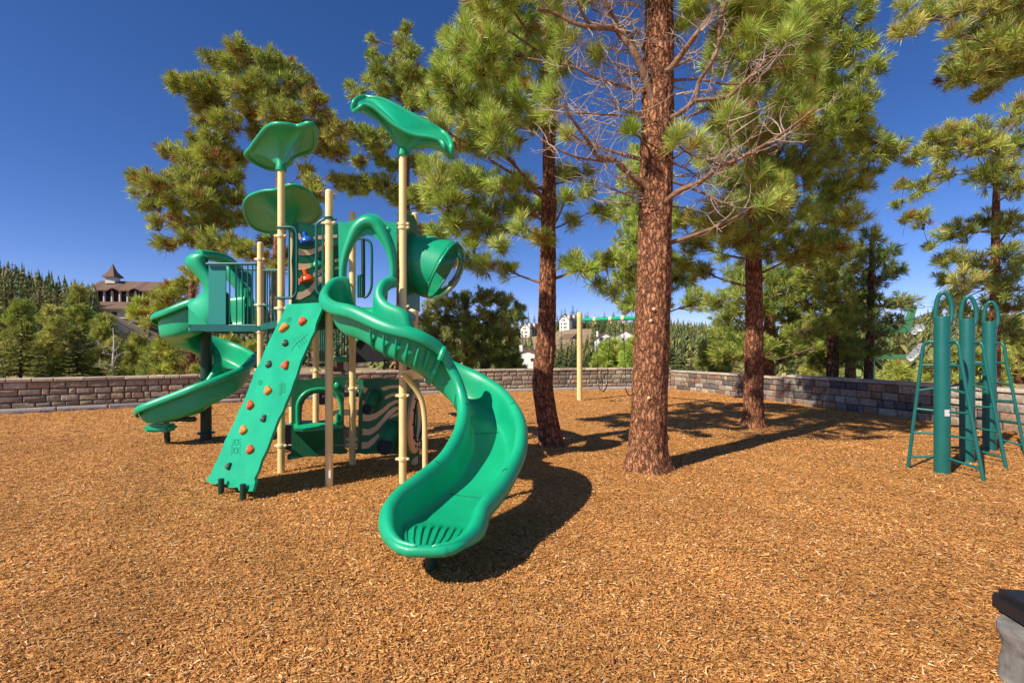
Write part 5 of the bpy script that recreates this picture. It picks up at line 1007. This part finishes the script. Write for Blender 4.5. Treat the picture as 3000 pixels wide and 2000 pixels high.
to.location = P(944, 1166, 9.15)-ORG[0]; to.rotation_euler = (R(90), 0, 0)
bpy.context.view_layer.update(); tm = bpy.data.meshes.new_from_object(to.evaluated_get(bpy.context.evaluated_depsgraph_get())); t3 = bpy.data.objects.new('sign_text', tm); COL.objects.link(t3); t3.parent = sg; t3.location = to.location; t3.rotation_euler = to.rotation_euler; bpy.data.objects.remove(to); t3.name = 'lettering'
for y in (1187, 1243): rail(825, 868, y, 7.2, .016)
MB().box(V3(-3.35, 7.9, .22), (.5, .5, .4), None, .01).build('base_box', M['black'], PS)
rail(845, 1010, 1303, 6.6, .008, 'tie_rod', 'galv')
# left spiral slide
cx, cy = -5.44, 8.6
Lk = []; Rk = []; dk = []
for (x, h, d) in ((-4.62, 2.5, .5), (-4.85, 2.48, .5)): Lk.append((x, 7.86, h)); Rk.append((x, 8.42, h)); dk.append(d)
for th, h, d in ((-66, 2.42, .47), (-78, 2.38, .46), (-105, 2.24, .42), (-140, 2.165, .38), (-180, 2.08, .36), (-205, 1.99, .36), (-230, 1.89, .36), (-270, 1.73, .36), (-315, 1.54, .36), (-345, 1.42, .36), (-375, 1.27, .37), (-405, 1.13, .38), (-430, 1.01, .38), (-450, .90, .37)):
    a = R(th); ro = .74; ri = .18; Lk.append((cx+ro*math.cos(a), cy+ro*math.sin(a), h)); Rk.append((cx+ri*math.cos(a), cy+ri*math.sin(a), h-(.03 if th < -200 else 0))); dk.append(d)
for (x, h, d, yo, yi) in ((-5.64, .82, .36, 7.83, 8.43), (-5.86, .73, .33, 7.79, 8.44), (-6.04, .66, .27, 7.82, 8.42), (-6.15, .59, .17, 7.92, 8.30), (-6.19, .55, .08, 8.04, 8.18)): Lk.append((x, yo, h)); Rk.append((x, yi, h)); dk.append(d)
sp2, sec2, rows2 = channel('spiral_slide', Lk, Rk, dk, 120, seams=(12, 58), collar=(), rr=.045)
MB().tube([rows2[12][i]+V3(0, -.014, 0) for i in range(0, 14)], .005, 5).build('seam', M['seam'], sp2)
leg('slide_pole', (cx, cy, -.1), (cx, cy, 2.0), .088, parent=sp2); MB().lathe((cx, cy, .13), [(.09, -.01), (.14, -.008), (.14, .008), (.09, .01)], 24).build('pole_flange', M['pole'], sp2)
MB().cyl((cx, cy, -.1), (cx, cy, .12), .092, 20).build('pole_sleeve', M['rubber'], sp2)
leg('slide_leg', (-5.93, 8.33, -.1), (-5.93, 8.3, .36), .045, parent=sp2); MB().box((-5.9, 8.12, .30), (.42, .28, .12), None, .04).build('leg_bracket', M['green'], sp2); MB().box((-5.66, 8.2, .43), (.6, .1, .08), None, .02).build('leg_bracket', M['pole'], sp2)
MB().prism([V3(cx-.02, cy-.1, 1.12), V3(cx-.05, cy-.3, .9), V3(cx-.45, cy-.3, .76), V3(cx-.12, cy-.12, .86)], [], V3(.02, .04, .01)).build('gusset', M['green'], sp2)
# tall entry hood of the spiral slide
c2 = ((350, 700), 2.851); f2 = C4(*c2)
LC = [(700, 118), (650, 116), (600, 130), (562, 165), (556, 205), (575, 240), (620, 285), (665, 335), (695, 385), (700, 430), (680, 462), (640, 495), (600, 515), (568, 545)]
RC = [(735, 150), (728, 160), (722, 180), (722, 205), (735, 235), (752, 268), (785, 320), (815, 375), (842, 440), (858, 500), (862, 560), (855, 620), (830, 680), (780, 740)]
def hood(yo, par):
    L_ = spl([P(*f2(x, y), 7.74) for x, y in LC], 40); R_ = spl([P(*f2(x, y), 7.66) for x, y in RC], 40); rowsH = []
    for i in range(40):
        u = i/39; ring = []; w_ = (R_[i]-L_[i]).length; b = .05+.30*w_*math.exp(-u*1.6)
        for k in range(9): a = math.pi*k/8; q = L_[i].lerp(R_[i], (1-math.cos(a))/2); ring.append(q+V3(0, -b*math.sin(a), 0))
        for k in range(7, 0, -1): a = math.pi*k/8; q = L_[i].lerp(R_[i], (1-math.cos(a))/2); ring.append(q+V3(0, .04+b*.3*math.sin(a), 0))
        rowsH.append([p+V3(0, yo, 0) for p in ring])
    mb = MB().grid(rowsH, closed=True); mb.add(rowsH[0], [tuple(range(16))]); mb.add(rowsH[-1], [tuple(range(16))[::-1]])
    h = mb.build('entry_hood', M['green'], par, 60); return L_, R_, h
hL, hR, hh = hood(0, sp2); hood(.95, sp2)
fl = [p+V3(-.02, 0, 0) for p in hL[32:]]
lowp = [f2(*q) for q in ((575, 545), (700, 470), (800, 480), (848, 520), (855, 620), (830, 690), (780, 745), (735, 768), (576, 768))]
MB().prism([P(x, y, 7.70) for x, y in lowp], [], V3(0, .03, 0)).build('hood_side', M['green'], sp2)
MB().tube([p+V3(.012, .01, 0) for p in hR], .014, 8).build('hood_gap', M['seam'], sp2)
MB().ball(P(*f2(614, 748), 7.685), .012, 8, 5).build('bolt', M['galv'], sp2)
MB().tube(spl([hL[3]+V3(.03, 0, -.03), hL[2]+V3(.06, .3, .0), hL[2]+V3(.06, .65, 0), hL[3]+V3(.03, .95, -.03)], 14), .085, 14).build('hood_bar', M['green'], sp2, 60)
# ------------------------------------------------------------------ swing set
pz = 15.4; sb = P(1698, 1172, pz); sb.z = 0; SW = thing('swing_set', sb, 'swing frame with one cream post and green beam standing between the bent and thickest pines', 'swing set')
MB().lathe((sb.x, sb.y, 0), [(.085, -.1), (.085, 2.58), (.09, 2.6), (.09, 2.72), (.08, 2.78), (.04, 2.8), (.001, 2.8)], 24).build('post', M['cream'], SW)
b0 = P(1704, 937, pz); b1 = P(1912, 925, 13.6); b1.z = 2.52; MB().cyl(b0, b1, .06, 18).build('beam', M['green'], SW)
s2 = V3(b1.x, b1.y, 0); MB().lathe(s2, [(.085, -.1), (.085, 2.6), (.08, 2.68), (.001, 2.7)], 20).build('post', M['cream'], SW)
def chain(mb, a, b):
    n = int((b-a).length/.055); d = (b-a).normalized()
    for i in range(n):
        p = a.lerp(b, (i+.5)/n); mb.box(p, (.022 if i % 2 else .009, .009 if i % 2 else .022, .062), None, .004)
def on_beam(px):
    d = b1-b0; k = ((px-CX)/F*b0.y-b0.x)/(d.x-(px-CX)/F*d.y); return b0+d*k
pairs = [((1744, 1790), (1753, 1778), 1140, .0), ((1826, 1872), (1834, 1862), 1152, .0)]
for (tx0, tx1), (sx0, sx1), sy, _ in pairs:
    a, b = on_beam(tx0), on_beam(tx1); zc = (a.y+b.y)/2; pa = P(sx0, sy-25, zc); pb_ = P(sx1, sy-25, zc)
    lab = 'black belt swing seat hanging closest to the cream swing post' if tx0 < 1800 else 'black belt swing seat partly hidden behind the thickest pine trunk'
    t_ = thing('swing', (pa+pb_)/2, lab, 'swing', 'belt swings hanging from the green beam')
    for q in (a, b):
        h = MB(); h.lathe(q, [(.065, -.05), (.075, -.045), (.075, .045), (.065, .05)], 16, Matrix.Rotation(math.atan2((b1-b0).y, (b1-b0).x), 3, 'Z')@Matrix(((0, 0, 1), (1, 0, 0), (0, 1, 0)))); h.box(q-V3(0, 0, .10), (.045, .03, .09), None, .01); h.build('hanger', M['clamp'], t_)
    for q, e in ((a, pa), (b, pb_)):
        cm = MB(); chain(cm, q-V3(0, 0, .14), e); cm.build('chain', M['black'], t_)
    q = spl([pa+V3(-.02, 0, 0), pa+V3(.0, 0, -.14), pa.lerp(pb_, .3)-V3(0, 0, .30), pa.lerp(pb_, .7)-V3(0, 0, .30), pb_+V3(0, 0, -.14), pb_+V3(.02, 0, 0)], 26); mb = MB(); rr = [[p+V3(0, y, z) for (y, z) in ((-.075, .008), (.075, .008), (.075, -.008), (-.075, -.008))] for p in q]
    mb.grid(rr, closed=True); mb.build('seat', M['black'], t_)
    for e in (pa, pb_): MB().prism([e+V3(-.02, -.07, -.1), e+V3(-.02, .07, -.1), e+V3(-.02, 0, .04)], [], V3(.012, 0, 0)).build('seat_clip', M['galv'], t_)
# ------------------------------------------------------------------ climbing poles
def cpole(x, y, H, label, sticker=False):
    t_ = thing('climbing_pole', (x, y, 0), label, 'climbing pole', 'teal climbing poles with side ladders at the right'); r = .086
    MB().lathe((x, y, 0), [(r, -.15), (r, H-.03), (r*.95, H-.01), (r*.8, H), (.001, H+.004)], 32).build('pole', M['teal'], t_, 40)
    MB().tube(spl([(x-.04, y+.03, H-.12), (x-.05, y+.045, H+.02), (x-.035, y+.03, H+.22), (x-.01, y+.0, H+.30), (x+.035, y-.03, H+.29), (x+.07, y-.05, H+.18), (x+.075, y-.06, H+.04), (x+.06, y-.06, H-.06), (x+.03, y-.05, H-.12)], 50), .026, 14).build('top_handle', M['teal'], t_)
    for s_, dx, dy in ((-1, -.235, .27), (1, .13, -.44)):
        L = math.hypot(dx, dy); ux, uy = dx/L, dy/L
        pt = spl([(x+ux*.08, y+uy*.08, 1.705), (x+ux*.13, y+uy*.13, 1.71), (x+ux*.17, y+uy*.17, 1.69), (x+ux*.195, y+uy*.195, 1.62), (x+ux*.205, y+uy*.205, 1.5)]+[(x+ux*(.205+(L-.205)*k), y+uy*(.205+(L-.205)*k), 1.5-1.58*k) for k in (.25, .5, .75, 1)], 40)
        MB().tube(pt, .021, 12).build('ladder_rail', M['teal'], t_)
        for k, z in enumerate((1.38, 1.08, .78, .48, .18)):
            p = min(pt, key=lambda q: abs(q.z-z)); MB().cyl(V3(x+ux*.07, y+uy*.07, z+.02), p, .016, 10).build('rung', M['teal'], t_)
    if sticker: MB().box((x-.01, y-.0865, .79), (.065, .004, .085)).build('sticker', M['white'], t_)
cpole(5.62, 6.32, 2.04, 'nearest teal climbing pole with a small white sticker halfway up', True)
cpole(6.52, 6.93, 2.05, 'middle teal climbing pole between the stickered one and the farthest')
cpole(7.66, 7.76, 2.06, 'farthest teal climbing pole closest to the right edge of the picture')
# ------------------------------------------------------------------ lift tower
LT = thing('lift_tower', P(2552, 1120, 30), 'green chairlift tower with cross arms and pulley wheels over the right wall', 'lift tower'); o = ORG[0]; Z = 30
M['lgreen'] = mat('faded green painted steel', (.08, .25, .11), .6, .3, 0, 20, .1, 2)
tb = MB(); tb.tube([P(2552, 1200, Z), P(2552, 965, Z)], .2, 12); tb.build('mast', M['lgreen'], LT)
MB().box(P(2605, 967, Z), (2.5, .3, .32), None, .02).build('upper_arm', M['lgreen'], LT); MB().box(P(2612, 1045, Z), (2.3, .3, .3), None, .02).build('lower_arm', M['lgreen'], LT)
MB().prism([P(2648, 966, Z), P(2668, 968, Z), P(2688, 897, Z), P(2674, 897, Z)], [], V3(0, .25, 0)).build('lifting_frame', M['lgreen'], LT)
MB().tube(spl([P(2680, 902, Z), P(2704, 902, Z), P(2707, 898, Z), P(2704, 895, Z), P(2680, 895, Z)], 20), .018, 6).build('frame_hook', M['black'], LT)
rl = MB(); rl.cyl(P(2570, 932, Z), P(2640, 932, Z), .02, 6)
for x in (2575, 2608, 2640): rl.cyl(P(x, 932, Z), P(x, 962, Z), .02, 6)
rl.build('work_rail', M['black'], LT)
def sheave(px, py, r):
    s_ = MB(); s_.lathe(P(px, py, Z-.3), [(.04, -.06), (r*.6, -.05), (r, -.09), (r*.85, 0), (r, .09), (r*.6, .05), (.04, .06)], 22, Matrix.Rotation(R(50), 3, 'Z')@Matrix.Rotation(R(90), 3, 'Y')); s_.build('sheave', M['galv'], LT)
M['galv'].node_tree.nodes['Principled BSDF'].inputs['Metallic'].default_value = .3
sheave(2694, 959, .24); sheave(2678, 972, .16)
for k in range(5): sheave(2668+k*8, 1046-k*8, .22)
MB().cyl(P(2660, 964, Z), P(2694, 962, Z), .05, 8).build('axle', M['galv'], LT)
LC_ = thing('lift_cables', P(2692, 944, 30), 'thin dark chairlift cables running up to the right from the green tower', 'cable')
mb = MB()
for a, b in ((P(2600, 955, 34), P(3060, 760, 14)), (P(2692, 946, 29.7), P(3100, 740, 14)), (P(2640, 1010, 33), P(2692, 946, 29.7)), (P(2600, 1105, 36), P(3100, 860, 14))): 
    mb.tube([a.lerp(b, i/12)-V3(0, 0, .25*math.sin(math.pi*i/12)) for i in range(13)], .022, 5)
mb.build('cable', M['black'], LC_)
# ------------------------------------------------------------------ capped stone at the right edge
RB = thing('stone_pedestal', (2.45, 2.3, 0), 'rounded grey stone pedestal with black cap cut off by the lower right corner', 'pedestal'); 
def rk(d): 
    n = noise.fractal(Vector((d.x*2.2+4, d.y*2.2, d.z*1.6)), .9, 2, 4); return 1+.13*n
m_ = mat('rough grey stone', (.13, .12, .11), .9, .25, .9, 14, col2=(.34, .32, .28), vscale=7)
mb = MB(); rws = []
for i in range(26):
    z = -.08+.35*i/25; row = []
    for j in range(64):
        a = 2*math.pi*j/64; sx = .30; sy = .24; c_, s_ = math.cos(a), math.sin(a); k = (abs(c_)**3.2+abs(s_)**3.2)**(-1/3.2); top_ = 1-.25*max(0, (z-.30)/.12)**2.4 if z > .30 else 1-.05*(.3-z)/.38
        nn = 1+.10*noise.fractal(Vector((c_*1.8, s_*1.8, z*4.5+3)), .9, 2.1, 5); row.append(V3(2.66+c_*k*sx*top_*nn, 2.22+s_*k*sy*top_*nn, z))
    rws.append(row)
mb.grid(rws, closed=True); mb.add(rws[-1], [tuple(range(64))]); mb.build('stone', m_, RB, 70)
cp_ = MB(); cp_.box((2.74, 2.25, .315), (.60, .46, .12), Matrix.Rotation(R(-8), 3, 'Z'), .03); cp_.build('cap', mat('black painted cap', (.015, .015, .018), .45, .5, .3, 60), RB, 50)
